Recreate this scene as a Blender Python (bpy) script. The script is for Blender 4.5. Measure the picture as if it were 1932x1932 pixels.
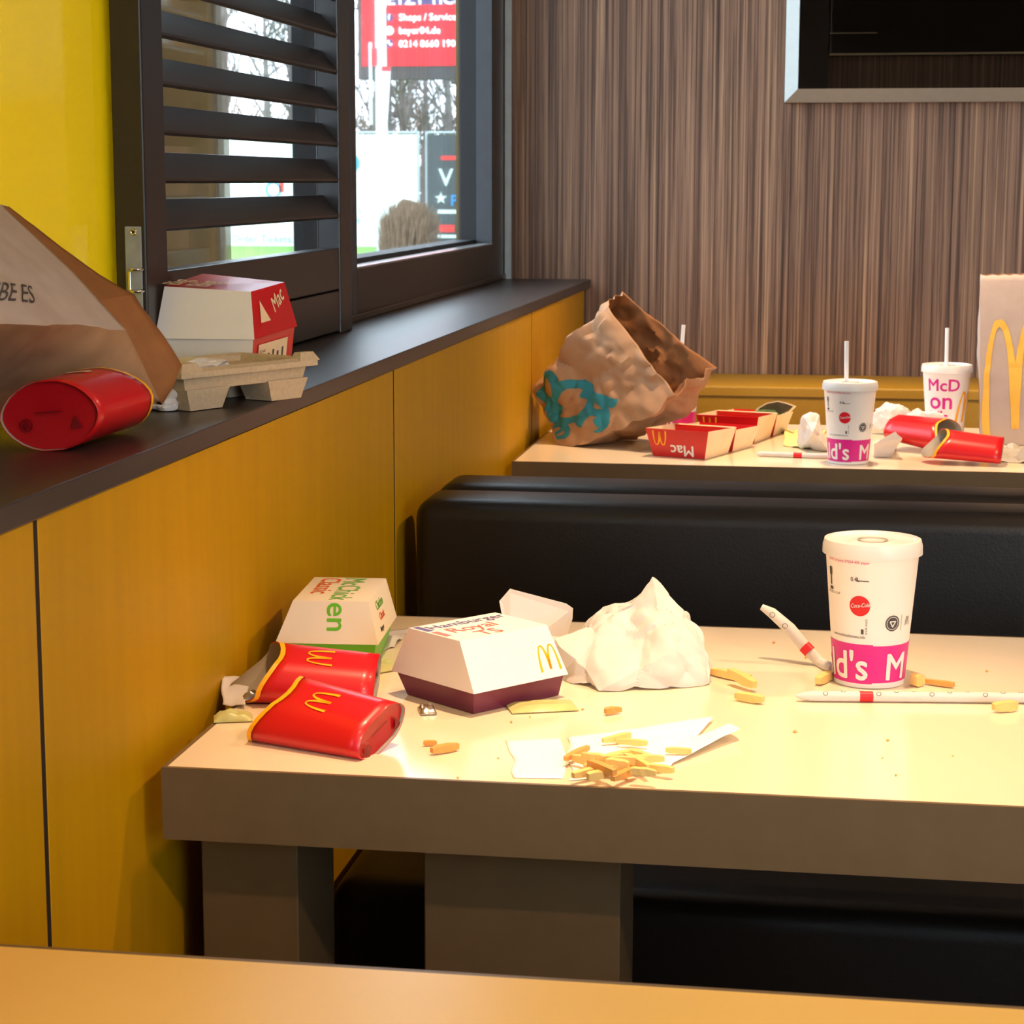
import bpy, bmesh, math, random
from mathutils import Vector, Matrix, noise
random.seed(7)
for o in list(bpy.data.objects): bpy.data.objects.remove(o)
SC = bpy.context.scene
COL = SC.collection
# ------------------------------------------------------------------ camera
FPX, YAW, PITCH, ROLL = 3895.8, 0.157018, 0.158852, 0.00129
CAM = Vector((0.0, 0.0, 1.193))
_f = Vector((-math.sin(YAW)*math.cos(PITCH), math.cos(YAW)*math.cos(PITCH), -math.sin(PITCH)))
_r0 = Vector((math.cos(YAW), math.sin(YAW), 0.0)); _u0 = _r0.cross(_f)
_r = _r0*math.cos(ROLL)+_u0*math.sin(ROLL); _u = -_r0*math.sin(ROLL)+_u0*math.cos(ROLL)
cd = bpy.data.cameras.new('camera'); cam = bpy.data.objects.new('camera', cd); COL.objects.link(cam)
cd.sensor_width = 36.0; cd.sensor_fit = 'HORIZONTAL'; cd.lens = FPX/1932*36
cd.clip_start = 0.05; cd.clip_end = 300
m = Matrix((_r, _u, -_f)).transposed().to_4x4(); m.translation = CAM; cam.matrix_world = m
cd.dof.use_dof = True; cd.dof.focus_distance = 1.95; cd.dof.aperture_fstop = 30
SC.camera = cam
def at(u, v, **k):
    """point of the viewing ray through photo pixel (u, v) at x=, y= or z="""
    d = _r*((u-966)/FPX) - _u*((v-966)/FPX) + _f
    (a, val), = k.items(); i = 'xyz'.index(a)
    return CAM + d*((val-CAM[i])/d[i])
# ------------------------------------------------------------------ light
SC.view_settings.view_transform = 'Standard'; SC.view_settings.look = 'None'
SC.view_settings.exposure = 0.0; SC.view_settings.gamma = 1.0; SC.view_settings.use_curve_mapping = False
W = bpy.data.worlds.new('overcast_sky'); SC.world = W; W.use_nodes = True
wn = W.node_tree; bg = wn.nodes['Background']; bg.inputs[0].default_value = (0.74, 0.88, 1.0, 1); bg.inputs[1].default_value = 8.0
WARM = (1.0, 0.63, 0.36)
def spot(name, loc, tgt, power, size, blend, rad=0.035, color=WARM):
    l = bpy.data.lights.new(name, 'SPOT'); l.energy = power; l.color = color; l.spot_size = math.radians(size); l.spot_blend = blend
    l.shadow_soft_size = rad
    o = bpy.data.objects.new(name, l); COL.objects.link(o); o.location = loc
    o.rotation_euler = (Vector(tgt)-Vector(loc)).to_track_quat('-Z', 'Y').to_euler()
spot('downlight_middle_table', (-0.03, 1.66, 2.50), (-0.10, 1.62, 0.75), 195, 35, 1.0)
spot('downlight_back_table', (0.0, 3.50, 2.50), (0.0, 3.56, 0.75), 190, 60, 0.9)
spot('downlight_near_table', (0.15, 0.45, 2.50), (0.1, 0.7, 0.75), 60, 70, 0.9)
spot('ambient_fill_aisle', (1.3, 2.2, 2.50), (1.0, 2.4, 0.0), 105, 120, 0.8)  # added warm ambient fill, standing for unseen lamps further into the room
spot('ambient_fill_rear', (1.4, -0.6, 2.50), (0.6, 0.2, 0.0), 110, 120, 0.8)  # added ambient fill from behind the camera, no particular fitting
# ------------------------------------------------------------------ helpers
def lin(c):
    return tuple(((x/255)/12.92 if x/255 <= .04045 else ((x/255+.055)/1.055)**2.4) for x in c)
MATS = {}
def mat(name, rgb, rough=.5, var=.06, scale=40, bump=0., metal=0., spec=.5, stretch=(1, 1, 1), coat=0., emit=0., transl=0.):
    if name in MATS: return MATS[name]
    M = bpy.data.materials.new(name); M.use_nodes = True; nt = M.node_tree; b = nt.nodes['Principled BSDF']
    c = lin(rgb)
    tc = nt.nodes.new('ShaderNodeTexCoord'); mp = nt.nodes.new('ShaderNodeMapping'); mp.inputs['Scale'].default_value = stretch
    nz = nt.nodes.new('ShaderNodeTexNoise'); nz.inputs['Scale'].default_value = scale; nz.inputs['Detail'].default_value = 4
    nt.links.new(tc.outputs['Object'], mp.inputs[0]); nt.links.new(mp.outputs[0], nz.inputs['Vector'])
    rp = nt.nodes.new('ShaderNodeValToRGB'); nt.links.new(nz.outputs['Fac'], rp.inputs[0])
    rp.color_ramp.elements[0].position = .3; rp.color_ramp.elements[1].position = .7
    rp.color_ramp.elements[0].color = tuple(x*(1-var) for x in c)+(1,)
    rp.color_ramp.elements[1].color = tuple(min(1, x*(1+var)) for x in c)+(1,)
    nt.links.new(rp.outputs[0], b.inputs['Base Color'])
    b.inputs['Roughness'].default_value = rough; b.inputs['Metallic'].default_value = metal
    b.inputs['Specular IOR Level'].default_value = spec; b.inputs['Coat Weight'].default_value = coat; b.inputs['Coat Roughness'].default_value = .12
    if bump:
        bp = nt.nodes.new('ShaderNodeBump'); bp.inputs['Strength'].default_value = bump; bp.inputs['Distance'].default_value = .002
        nt.links.new(nz.outputs['Fac'], bp.inputs['Height']); nt.links.new(bp.outputs[0], b.inputs['Normal'])
    if emit:
        nt.links.new(rp.outputs[0], b.inputs['Emission Color']); b.inputs['Emission Strength'].default_value = emit
    if transl:
        tr = nt.nodes.new('ShaderNodeBsdfTranslucent'); mx = nt.nodes.new('ShaderNodeMixShader'); mx.inputs[0].default_value = transl
        nt.links.new(rp.outputs[0], tr.inputs[0]); out = nt.nodes['Material Output']
        nt.links.new(b.outputs[0], mx.inputs[1]); nt.links.new(tr.outputs[0], mx.inputs[2]); nt.links.new(mx.outputs[0], out.inputs[0])
    MATS[name] = M
    return M
OFF = {}
def thing(name, label, cat, loc, group=None):
    o = bpy.data.objects.new(name, None); COL.objects.link(o); o.location = loc; o.empty_display_size = .02
    o['label'] = label; o['category'] = cat
    if group: o['group'] = group
    OFF[o.name] = Vector(loc); return o
def tag(o, label, cat, group=None):
    o['label'] = label; o['category'] = cat
    if group: o['group'] = group
    return o
def link(name, me, mats, parent=None, smooth=False):
    o = bpy.data.objects.new(name, me); COL.objects.link(o)
    for x in (mats if isinstance(mats, (list, tuple)) else [mats]): me.materials.append(x)
    if smooth:
        for p in me.polygons: p.use_smooth = True
    if parent is not None:
        o.parent = parent; OFF[o.name] = OFF.get(parent.name, Vector()).copy()
    else: OFF[o.name] = Vector()
    return o
def mk(name, verts, faces, mats, parent=None, smooth=False, fm=None, origin=None):
    """verts in world space; parent roots are translated only"""
    off = OFF.get(parent.name, Vector()) if parent is not None else (Vector(origin) if origin is not None else Vector())
    me = bpy.data.meshes.new(name); me.from_pydata([tuple(Vector(v)-off) for v in verts], [], faces)
    if fm:
        for p, i in zip(me.polygons, fm): p.material_index = i
    o = link(name, me, mats, parent, smooth)
    if parent is None and origin is not None: o.location = origin; OFF[o.name] = Vector(origin)
    return o
def from_bm(name, bm, mats, parent=None, smooth=False, origin=None):
    off = OFF.get(parent.name, Vector()) if parent is not None else (Vector(origin) if origin is not None else Vector())
    for v in bm.verts: v.co -= off
    me = bpy.data.meshes.new(name); bm.to_mesh(me); bm.free()
    o = link(name, me, mats, parent, smooth)
    if parent is None and origin is not None: o.location = origin; OFF[o.name] = Vector(origin)
    return o
def bm_box(bm, lo, hi, bev=0, seg=2, rot=None, piv=None):
    r = bmesh.ops.create_cube(bm, size=1); vs = r['verts']
    for v in vs:
        v.co = Vector([lo[i]+(v.co[i]+.5)*(hi[i]-lo[i]) for i in range(3)])
    if bev:
        es = list({e for v in vs for e in v.link_edges})
        rr = bmesh.ops.bevel(bm, geom=es, offset=bev, segments=seg, affect='EDGES', profile=.5)
        vs = list({v for f in rr['faces'] for v in f.verts})
    return vs
def box(name, lo, hi, mats, parent=None, bev=0, seg=2, smooth=False, origin=None):
    bm = bmesh.new(); bm_box(bm, lo, hi, bev, seg)
    o = from_bm(name, bm, mats, parent, smooth, origin)
    if smooth: shade_auto(o)
    return o
def shade_auto(o, ang=40):
    me = o.data
    for p in me.polygons: p.use_smooth = True
    bm = bmesh.new(); bm.from_mesh(me)
    for e in bm.edges:
        if len(e.link_faces) == 2: e.smooth = e.calc_face_angle() < math.radians(ang)
    bm.to_mesh(me); bm.free()
def struct(o): o['kind'] = 'structure'; return o
def hexa(name, q0, q1, mats, parent=None, fm=None):
    """solid from two quads of 4 corners"""
    v = list(q0)+list(q1)
    f = [(3, 2, 1, 0), (4, 5, 6, 7)]+[(i, (i+1) % 4, 4+(i+1) % 4, 4+i) for i in range(4)]
    return mk(name, v, f, mats, parent, fm=fm)
def lathe(name, prof, c, mats, parent, n=48, fm=None, smooth=True, tilt=None):
    v, f, mi = [], [], []
    for (r, z) in prof:
        for i in range(n):
            a = 2*math.pi*i/n; p = Vector((r*math.cos(a), r*math.sin(a), z))
            if tilt: p = tilt @ p
            v.append(Vector(c)+p)
    for k in range(len(prof)-1):
        for i in range(n):
            j = (i+1) % n; f.append((k*n+i, k*n+j, (k+1)*n+j, (k+1)*n+i)); mi.append(fm[k] if fm else 0)
    o = mk(name, v, f, mats, parent, smooth, mi)
    if smooth: shade_auto(o, 50)
    return o
def tube_mesh(pts, rad, n=8, cap=True):
    """list of points -> (verts, faces); rad is a number or a list"""
    v, f = [], []; P = [Vector(p) for p in pts]
    for k, p in enumerate(P):
        d = (P[min(k+1, len(P)-1)]-P[max(k-1, 0)]).normalized()
        a = d.cross(Vector((0, 0, 1)) if abs(d.z) < .9 else Vector((1, 0, 0))).normalized(); b = d.cross(a)
        r = rad[k] if isinstance(rad, (list, tuple)) else rad
        for i in range(n):
            t = 2*math.pi*i/n; v.append(p+a*(r*math.cos(t))+b*(r*math.sin(t)))
    for k in range(len(P)-1):
        for i in range(n):
            j = (i+1) % n; f.append((k*n+i, k*n+j, (k+1)*n+j, (k+1)*n+i))
    if cap: f.append(tuple(range(n))[::-1]); f.append(tuple((len(P)-1)*n+i for i in range(n)))
    return v, f
def tube(name, pts, rad, mats, parent=None, n=10, origin=None, cap=True):
    v, f = tube_mesh(pts, rad, n, cap); o = mk(name, v, f, mats, parent, origin=origin); shade_auto(o, 50); return o
# ---- flat print: lettering and emblems as thin meshes lying on a surface
def text2d(s, size, bold=0., shear=0., spacing=1., align='LEFT'):
    cu = bpy.data.curves.new('t', 'FONT'); cu.body = s; cu.size = size;  cu.shear = shear
    cu.space_character = spacing; cu.resolution_u = 3; cu.align_x = align
    ob = bpy.data.objects.new('t', cu); COL.objects.link(ob)
    me = bpy.data.meshes.new_from_object(ob)
    v = [(p.co.x, p.co.y) for p in me.vertices]; f = [tuple(p.vertices) for p in me.polygons]
    bpy.data.objects.remove(ob); bpy.data.curves.remove(cu); bpy.data.meshes.remove(me)
    if bold > .008:
        e = min(bold, .03)*size*.55; B = (v, f)
        return merge2d(*[([(x+dx, y+dy, i_) for x, y in B[0]], B[1]) for i_, (dx, dy) in enumerate(((-e, 0), (e, 0), (0, e), (0, -e)))])
    return v, f
def arches2d(w, h, st=.13):
    """the rounded double-arch M"""
    v, f = [], []
    for sgn in (0, 1):
        base = len(v); N = 18
        for i in range(N+1):
            t = i/N
            if t < .55: a = t/.55; x = .05+.22*(a**1.5); y = 1-(1-a)**2.1
            else: a = (t-.55)/.45; x = .27+.23*(1-(1-a)**1.5); y = 1-.93*a**2.1
            hw = st*(.5-.22*math.sin(math.pi*min(1, t/.9)))
            xo, xi = x-hw*(1 if t < .55 else -1)*.9, x+hw*(1 if t < .55 else -1)*.9
            if sgn: xo, xi = 1-xo, 1-xi
            blend = max(0, 1-abs(t-.55)/.18)
            yo, yi = y+st*.25*blend, y-st*.3*blend
            v.append((xo*w, yo*h)); v.append((xi*w, yi*h))
        for i in range(N): f.append((base+2*i, base+2*i+1, base+2*i+3, base+2*i+2))
    return v, f
def disc2d(r, n=28, r0=0., cx=0, cy=0):
    if r0 == 0: return [(cx+r*math.cos(2*math.pi*i/n), cy+r*math.sin(2*math.pi*i/n)) for i in range(n)], [tuple(range(n))]
    v = []
    for i in range(n):
        a = 2*math.pi*i/n; v += [(cx+r*math.cos(a), cy+r*math.sin(a)), (cx+r0*math.cos(a), cy+r0*math.sin(a))]
    return v, [(2*i, (2*i+2) % (2*n), (2*i+3) % (2*n), 2*i+1) for i in range(n)]
def rect2d(x0, y0, x1, y1): return [(x0, y0), (x1, y0), (x1, y1), (x0, y1)], [(0, 1, 2, 3)]
def merge2d(*a):
    V, F = [], []
    for v, f in a:
        b = len(V); V += list(v); F += [tuple(i+b for i in q) for q in f]
    return V, F
def move2d(m_, dx, dy, rot=0., s=1.):
    c, k = math.cos(rot)*s, math.sin(rot)*s
    return [(p[0]*c-p[1]*k+dx, p[0]*k+p[1]*c+dy)+tuple(p[2:]) for p in m_[0]], m_[1]
def decal(name, shape, fn, mt, parent, maxe=None):
    bm = bmesh.new(); vs = [bm.verts.new((p[0], p[1], (p[2]*1e-9 if len(p) > 2 else 0))) for p in shape[0]]
    for q in shape[1]:
        try: bm.faces.new([vs[i] for i in q])
        except ValueError: pass
    if maxe:
        for _ in range(5):
            bmesh.ops.triangulate(bm, faces=bm.faces[:])
            L = [e for e in bm.edges if e.calc_length() > maxe]
            if not L: break
            bmesh.ops.subdivide_edges(bm, edges=L, cuts=1)
        bmesh.ops.triangulate(bm, faces=bm.faces[:])
    ix = {v: round(v.co.z*1e9) for v in bm.verts}
    for v in bm.verts: v.co = Vector(fn(v.co.x, v.co.y))
    if any(ix.values()):
        bm.normal_update()
        for v in bm.verts: v.co += v.normal*(ix[v]*.00007)
    return from_bm(name, bm, mt, parent)
def plane_fn(o, u, v, lift=.0004):
    o = Vector(o); u = Vector(u).normalized(); v = Vector(v); v = (v-u*v.dot(u)).normalized(); n = u.cross(v)
    return lambda a, b: o+u*a+v*b+n*lift
# ------------------------------------------------------------------ materials
M_yel = mat('yellow_laminate', (190, 142, 0), .5, .05, 6, spec=.25, stretch=(1, 8, .6))
M_sill = mat('dark_brown_sill', (44, 37, 37), .37, .18, 30, .03, stretch=(6, .6, 6), spec=1.0)
M_frame = mat('grey_brown_window_frame', (60, 50, 44), .45, .05, 60)
M_dframe = mat('anthracite_frame', (58, 60, 66), .45, .06, 60)
M_gasket = mat('black_gasket', (22, 23, 26), .6)
M_shut = mat('dark_brown_shutter', (38, 34, 34), .34, .1, 40, .03, stretch=(4, .5, 4))
M_steel = mat('brushed_steel', (150, 160, 168), .35, .12, 90, .03, metal=.25)
M_chrome = mat('polished_metal', (225, 225, 222), .12, .02, 30, metal=1.)
M_cream = mat('cream_table_laminate', (234, 220, 192), .16, .015, 5, spec=.5)
M_band = mat('taupe_table_edge', (106, 88, 62), .38, .05, 50, spec=.5)
M_lea = mat('dark_brown_leather', (17, 13, 12), .40, .12, 260, .12, spec=.5)
M_black = mat('black_plinth', (18, 16, 16), .6)
M_olive = mat('mustard_upholstery', (164, 122, 20), .5, .06, 300, .1)
M_red = mat('red_card', (200, 8, 22), .36, .04, 25, coat=.25)
M_dred = mat('dark_red_print', (120, 6, 18), .4)
M_inner = mat('grey_card_inside', (150, 140, 124), .7, .06, 60)
M_white = mat('white_card', (236, 234, 232), .5, .02, 30)
M_napk = mat('white_paper', (226, 222, 218), .75, .02, 60, .08, transl=.15)
M_tissue = mat('bright_white_paper', (250, 250, 250), .7, .01, 60, .05)
M_kraft = mat('brown_kraft_paper', (176, 138, 104), .7, .08, 40, .2, stretch=(1, 1, 1), transl=.12)
M_kraftin = mat('brown_kraft_inside', (158, 104, 58), .75, .1, 40, .2, transl=.2)
M_beige = mat('pale_kraft_paper', (196, 178, 166), .7, .05, 40, .15, transl=.15)
M_pulp = mat('moulded_pulp', (186, 168, 140), .95, .08, 220, .5)
M_gold = mat('golden_yellow_print', (250, 176, 20), .4)
M_mag = mat('magenta_print', (214, 30, 140), .4, .02)
M_purp = mat('plum_print', (104, 26, 62), .4, .04)
M_purp2 = mat('violet_print', (88, 40, 110), .4)
M_oran = mat('orange_print', (238, 96, 30), .4)
M_green = mat('green_print', (104, 190, 40), .4, .03)
M_cocar = mat('bright_red_print', (214, 20, 36), .4)
M_ink = mat('dark_grey_ink', (70, 68, 70), .5)
M_lid = mat('white_plastic_lid', (238, 236, 232), .3, .02, 40, transl=.15)
M_teal = mat('teal_print', (24, 128, 150), .6, .06)
M_fry = mat('golden_fry', (244, 206, 124), .55, .12, 160, .3)
M_fryd = mat('brown_fry', (226, 164, 84), .55, .2, 160, .3)
M_sachet = mat('pale_green_sachet', (196, 196, 130), .35, .08, 80, .1)
M_foil = mat('silver_foil', (170, 160, 150), .25, .2, 60, .3, metal=.8)
M_lettuce = mat('pale_green_lettuce', (120, 160, 100), .6, .2, 60, .3)
M_sauce = mat('brown_sauce_smear', (70, 62, 44), .3, .3, 60, .2)
M_label = mat('cream_label', (238, 214, 176), .5)
# wood wall: vertical streaks
def wood_mat():
    M = bpy.data.materials.new('striped_wood_laminate'); M.use_nodes = True; nt = M.node_tree; b = nt.nodes['Principled BSDF']
    tc = nt.nodes.new('ShaderNodeTexCoord')
    def layer(sx, sz, det, dist=0.):
        mp = nt.nodes.new('ShaderNodeMapping'); mp.inputs['Scale'].default_value = (sx, 1, sz)
        n = nt.nodes.new('ShaderNodeTexNoise'); n.inputs['Scale'].default_value = 1; n.inputs['Detail'].default_value = det; n.inputs['Roughness'].default_value = .7
        nt.links.new(tc.outputs['Object'], mp.inputs[0]); nt.links.new(mp.outputs[0], n.inputs['Vector']); return n
    n1 = layer(125, .8, 5); n2 = layer(300, 2.0, 4); n3 = layer(16, .4, 2)
    r1 = nt.nodes.new('ShaderNodeValToRGB'); cr = r1.color_ramp
    cr.elements[0].position = .34; cr.elements[0].color = lin((78, 52, 38))+(1,)
    cr.elements[1].position = .68; cr.elements[1].color = lin((214, 172, 132))+(1,)
    e = cr.elements.new(.46); e.color = lin((140, 104, 82))+(1,)
    e = cr.elements.new(.56); e.color = lin((170, 130, 104))+(1,)
    nt.links.new(n1.outputs['Fac'], r1.inputs[0])
    r2 = nt.nodes.new('ShaderNodeValToRGB'); r2.color_ramp.elements[0].position = .40; r2.color_ramp.elements[1].position = .50
    r2.color_ramp.elements[0].color = (.20, .16, .14, 1); r2.color_ramp.elements[1].color = (1, 1, 1, 1)
    nt.links.new(n2.outputs['Fac'], r2.inputs[0])
    mx = nt.nodes.new('ShaderNodeMix'); mx.data_type = 'RGBA'; mx.blend_type = 'MULTIPLY'; mx.inputs[0].default_value = .75
    nt.links.new(r1.outputs[0], mx.inputs[6]); nt.links.new(r2.outputs[0], mx.inputs[7])
    r3 = nt.nodes.new('ShaderNodeValToRGB'); r3.color_ramp.elements[0].position = .35; r3.color_ramp.elements[1].position = .65
    r3.color_ramp.elements[0].color = (.72, .70, .68, 1); r3.color_ramp.elements[1].color = (1, 1, 1, 1)
    nt.links.new(n3.outputs['Fac'], r3.inputs[0])
    m2 = nt.nodes.new('ShaderNodeMix'); m2.data_type = 'RGBA'; m2.blend_type = 'MULTIPLY'; m2.inputs[0].default_value = 1
    nt.links.new(mx.outputs[2], m2.inputs[6]); nt.links.new(r3.outputs[0], m2.inputs[7])
    nt.links.new(m2.outputs[2], b.inputs['Base Color']); b.inputs['Roughness'].default_value = .5
    bp = nt.nodes.new('ShaderNodeBump'); bp.inputs['Strength'].default_value = .25; bp.inputs['Distance'].default_value = .001
    nt.links.new(n2.outputs['Fac'], bp.inputs['Height']); nt.links.new(bp.outputs[0], b.inputs['Normal'])
    return M
M_wood = wood_mat()
def glass_mat(name, tint=(1, 1, 1), refl=1.0):
    M = bpy.data.materials.new(name); M.use_nodes = True; nt = M.node_tree
    for n in list(nt.nodes):
        if n.type != 'OUTPUT_MATERIAL': nt.nodes.remove(n)
    t = nt.nodes.new('ShaderNodeBsdfTransparent'); t.inputs[0].default_value = tuple(tint)+(1,)
    g = nt.nodes.new('ShaderNodeBsdfGlossy'); g.inputs['Roughness'].default_value = .02
    fr = nt.nodes.new('ShaderNodeFresnel'); fr.inputs[0].default_value = 1.45
    mul = nt.nodes.new('ShaderNodeMath'); mul.operation = 'MULTIPLY'; mul.inputs[1].default_value = refl
    mx = nt.nodes.new('ShaderNodeMixShader'); nt.links.new(fr.outputs[0], mul.inputs[0]); nt.links.new(mul.outputs[0], mx.inputs[0])
    nt.links.new(t.outputs[0], mx.inputs[1]); nt.links.new(g.outputs[0], mx.inputs[2])
    nt.links.new(mx.outputs[0], nt.nodes['Material Output'].inputs[0]); return M
M_glass = glass_mat('clear_window_glass', (.98, .99, .99), .5)
M_tvglass = glass_mat('smoked_glass', (.62, .60, .58), .7)
def film_mat():
    M = bpy.data.materials.new('yellow_translucent_panel'); M.use_nodes = True; nt = M.node_tree; b = nt.nodes['Principled BSDF']
    tc = nt.nodes.new('ShaderNodeTexCoord'); nz = nt.nodes.new('ShaderNodeTexNoise'); nz.inputs['Scale'].default_value = 3
    nt.links.new(tc.outputs['Object'], nz.inputs['Vector'])
    rp = nt.nodes.new('ShaderNodeValToRGB'); rp.color_ramp.elements[0].color = lin((238, 212, 26))+(1,); rp.color_ramp.elements[1].color = lin((246, 224, 38))+(1,)
    nt.links.new(nz.outputs['Fac'], rp.inputs[0]); nt.links.new(rp.outputs[0], b.inputs['Base Color']); b.inputs['Roughness'].default_value = .1
    tr = nt.nodes.new('ShaderNodeBsdfTranslucent'); nt.links.new(rp.outputs[0], tr.inputs[0])
    mx = nt.nodes.new('ShaderNodeMixShader'); mx.inputs[0].default_value = .25
    nt.links.new(b.outputs[0], mx.inputs[1]); nt.links.new(tr.outputs[0], mx.inputs[2]); nt.links.new(mx.outputs[0], nt.nodes['Material Output'].inputs[0])
    return M
M_film = film_mat()
# ================================================================== THE ROOM
XW, XS, ZS, YB, TZ = -.527, -.525, .9875, 4.38, .75
M_floor = mat('brown_floor_tile', (92, 78, 66), .4, .1, 12)
M_ceil = mat('off_white_ceiling', (206, 198, 186), .8, .03, 8)
struct(box('floor', (-.92, -2.6, -.05), (4.2, YB, 0), M_floor))
struct(box('ceiling', (-.92, -2.6, 2.7), (4.2, YB+.12, 2.78), M_ceil))
struct(box('wall_back', (-.785, YB, 0), (4.2, YB+.12, 2.7), M_wood))
struct(box('wall_right', (4.1, -2.6, 0), (4.2, YB, 2.7), mat('warm_white_wall', (206, 190, 168), .8)))
wr = struct(box('wall_rear', (-.92, -2.6, 0), (1.7, -2.5, 2.7), mat('warm_brown_wall', (120, 98, 80), .8)))
box('parapet', (1.7, -2.6, 0), (4.1, -2.5, .95), MATS['warm_white_wall'], wr)
wl = struct(box('wall_left', (-.92, -2.5, 0), (-.540, YB, ZS-.018), mat('wall_carcass_dark', (24, 10, 4), .8)))
box('upper_wall', (-.92, -2.5, 2.3), (-.711, YB, 2.7), MATS['warm_white_wall'], wl)
for a, b in ((-2.4, -.964), (-.956, .164), (.172, 1.290), (1.298, 2.416), (2.424, 3.542), (3.550, 4.285)):
    box('panel', (-.5395, a, .06), (XW, b, ZS-.018), M_yel, wl, .0008, 1)
    box('joint_strip', (-.5395, b, .06), (XW-.0006, b+.008, ZS-.018), MATS['wall_carcass_dark'], wl)
s = struct(box('trim_1', (-.80, -2.5, ZS-.018), (XS, YB, ZS), M_sill, None, .0012, 2)); s['label'] = 'long dark brown window sill above yellow panels'
# windows -----------------------------------------------------------
XI, XG = -.711, -.775
w2 = struct(box('window_1', (-.80, 3.018, ZS), (XI, 4.23, 1.064), M_frame)); w2['label'] = 'window beyond the louvred shutter with clear pane'
box('mullion', (-.80, 2.985, ZS), (XI, 3.018, 2.3), M_dframe, w2, .002, 1)
box('jamb', (-.782, 4.23, ZS), (XI, YB, 2.3), M_frame, w2)
box('head', (-.80, 2.09, 2.24), (XI, 4.23, 2.3), M_frame, w2)
box('bead', (XI, 2.09, ZS), (XI+.005, YB, .998), M_frame, w2, .002, 2)
box('glazing_bar', (-.777, 4.226, 1.074), (-.744, 4.23, 2.24), M_gasket, w2)
box('glazing_bar', (-.744, 4.224, 1.066), (-.7115, 4.23, 2.24), M_dframe, w2)
box('glazing_bar', (-.79, 3.018, 1.064), (-.745, 4.226, 1.074), M_gasket, w2)
box('ledge', (-.745, 3.018, 1.064), (XI, 4.224, 1.0665), mat('sky_reflection_grey', (150, 150, 152), .2), w2)  # frame ledge coloured pale to carry the sky reflected on it
box('pane', (XG-.004, 3.018, 1.07), (XG, 4.23, 2.24), M_glass, w2)
box('corner_trim', (-.709, YB-.006, ZS), (-.695, YB, 2.7), mat('pale_metal_strip', (206, 212, 210), .35, metal=.3), w2)
w3 = struct(box('window_2', (-.80, 2.09, ZS), (XI, 2.985, 1.064), M_frame)); w3['label'] = 'window behind the louvred shutter'
box('pane', (XG-.004, 2.09, 1.06), (XG, 2.985, 2.24), M_glass, w3)
box('glazing_bar', (-.79, 2.09, 1.064), (-.745, 2.985, 1.074), M_gasket, w3)
box('glazing_bar', (-.79, 2.965, 1.07), (-.752, 2.985, 2.24), M_dframe, w3)
w1 = struct(box('window_3', (-.716, .60, ZS), (-.712, 1.985, 2.3), M_film)); w1['label'] = 'yellow translucent window panel with dark post'
box('post', (-.80, 1.985, ZS), (XI, 2.09, 2.3), M_dframe, w1, .002, 1)
w4 = struct(box('window_4', (-.80, -2.5, ZS), (XI, .56, 1.064), M_frame)); w4['label'] = 'clear window at the near end of the sill'
box('pane', (XG-.004, -2.5, 1.06), (XG, .56, 2.24), M_glass, w4); box('post', (-.80, .56, ZS), (XI, .60, 2.3), M_dframe, w4)
# louvred shutter -----------------------------------------------------
SX0, SX1 = -.704, -.672
sh = thing('louvred_shutter', 'dark brown louvred wooden shutter standing on the window sill', 'shutter', (-.686, 2.4, ZS))
box('stile', (SX0, 1.955, ZS), (SX1, 2.020, 2.24), M_shut, sh, .002, 2)
box('stile', (SX0, 2.752, ZS), (SX1, 2.818, 2.24), M_shut, sh, .002, 2)
box('rail', (SX0+.002, 2.020, ZS+.004), (SX1-.002, 2.752, 1.0455), M_shut, sh, .0015, 2)
box('rail', (SX0+.002, 2.020, 1.0475), (SX1-.002, 2.752, 1.103), M_shut, sh, .0015, 2)
box('rail', (SX0+.002, 2.020, 2.17), (SX1-.002, 2.752, 2.24), M_shut, sh, .0015, 2)
ca, sa = math.cos(math.radians(50)), math.sin(math.radians(50))
z0 = 1.1585; lou = None; k = 0
while z0+.0478*k < 2.15:
    zc = z0+.0478*k
    if lou is None:
        v = []
        for yy in (-.366, .366):
            for (a, b) in ((-.019, -.002), (-.017, -.0038), (.017, -.0038), (.019, -.002), (.019, .002), (.017, .0038), (-.017, .0038), (-.019, .002)):
                # a runs from the outer (high) to the inner (low) edge
                v.append((a*ca+b*sa, yy, -a*sa+b*ca))
        f = [tuple(range(8)), tuple(range(8, 16))[::-1]]+[(i, 8+i, 8+(i+1) % 8, (i+1) % 8) for i in range(8)]
        me = bpy.data.meshes.new('louvre'); me.from_pydata(v, [], f); me.materials.append(M_shut); lou = me
    o = bpy.data.objects.new('louvre', lou); COL.objects.link(o); o.parent = sh
    o.location = Vector((-.687, 2.386, zc))-OFF[sh.name]; k += 1
la, lb_ = at(236, 427, y=1.955), at(267, 427, y=1.955); lx0, lx1, lz = la.x, lb_.x, la.z
lp = box('latch_plate', (lx0, 1.9525, 1.02), (lx1, 1.9549, lz), M_steel, sh, .0006, 1)
gz0, gz1 = at(250, 508, y=1.95).z, at(250, 549, y=1.95).z; gx0, gx1 = at(245, 508, y=1.945).x, at(264, 508, y=1.945).x
tube('latch_grip', [(gx1, 1.953, gz0), (gx1, 1.946, gz0), (gx1-.002, 1.944, gz0), (gx0+.002, 1.944, gz0), (gx0, 1.944, gz0-.002), (gx0, 1.944, gz1+.002), (gx0+.002, 1.944, gz1), (gx1-.002, 1.944, gz1), (gx1, 1.946, gz1), (gx1, 1.953, gz1)], .0018, M_chrome, lp)
sp = at(251, 438, y=1.952)
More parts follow.
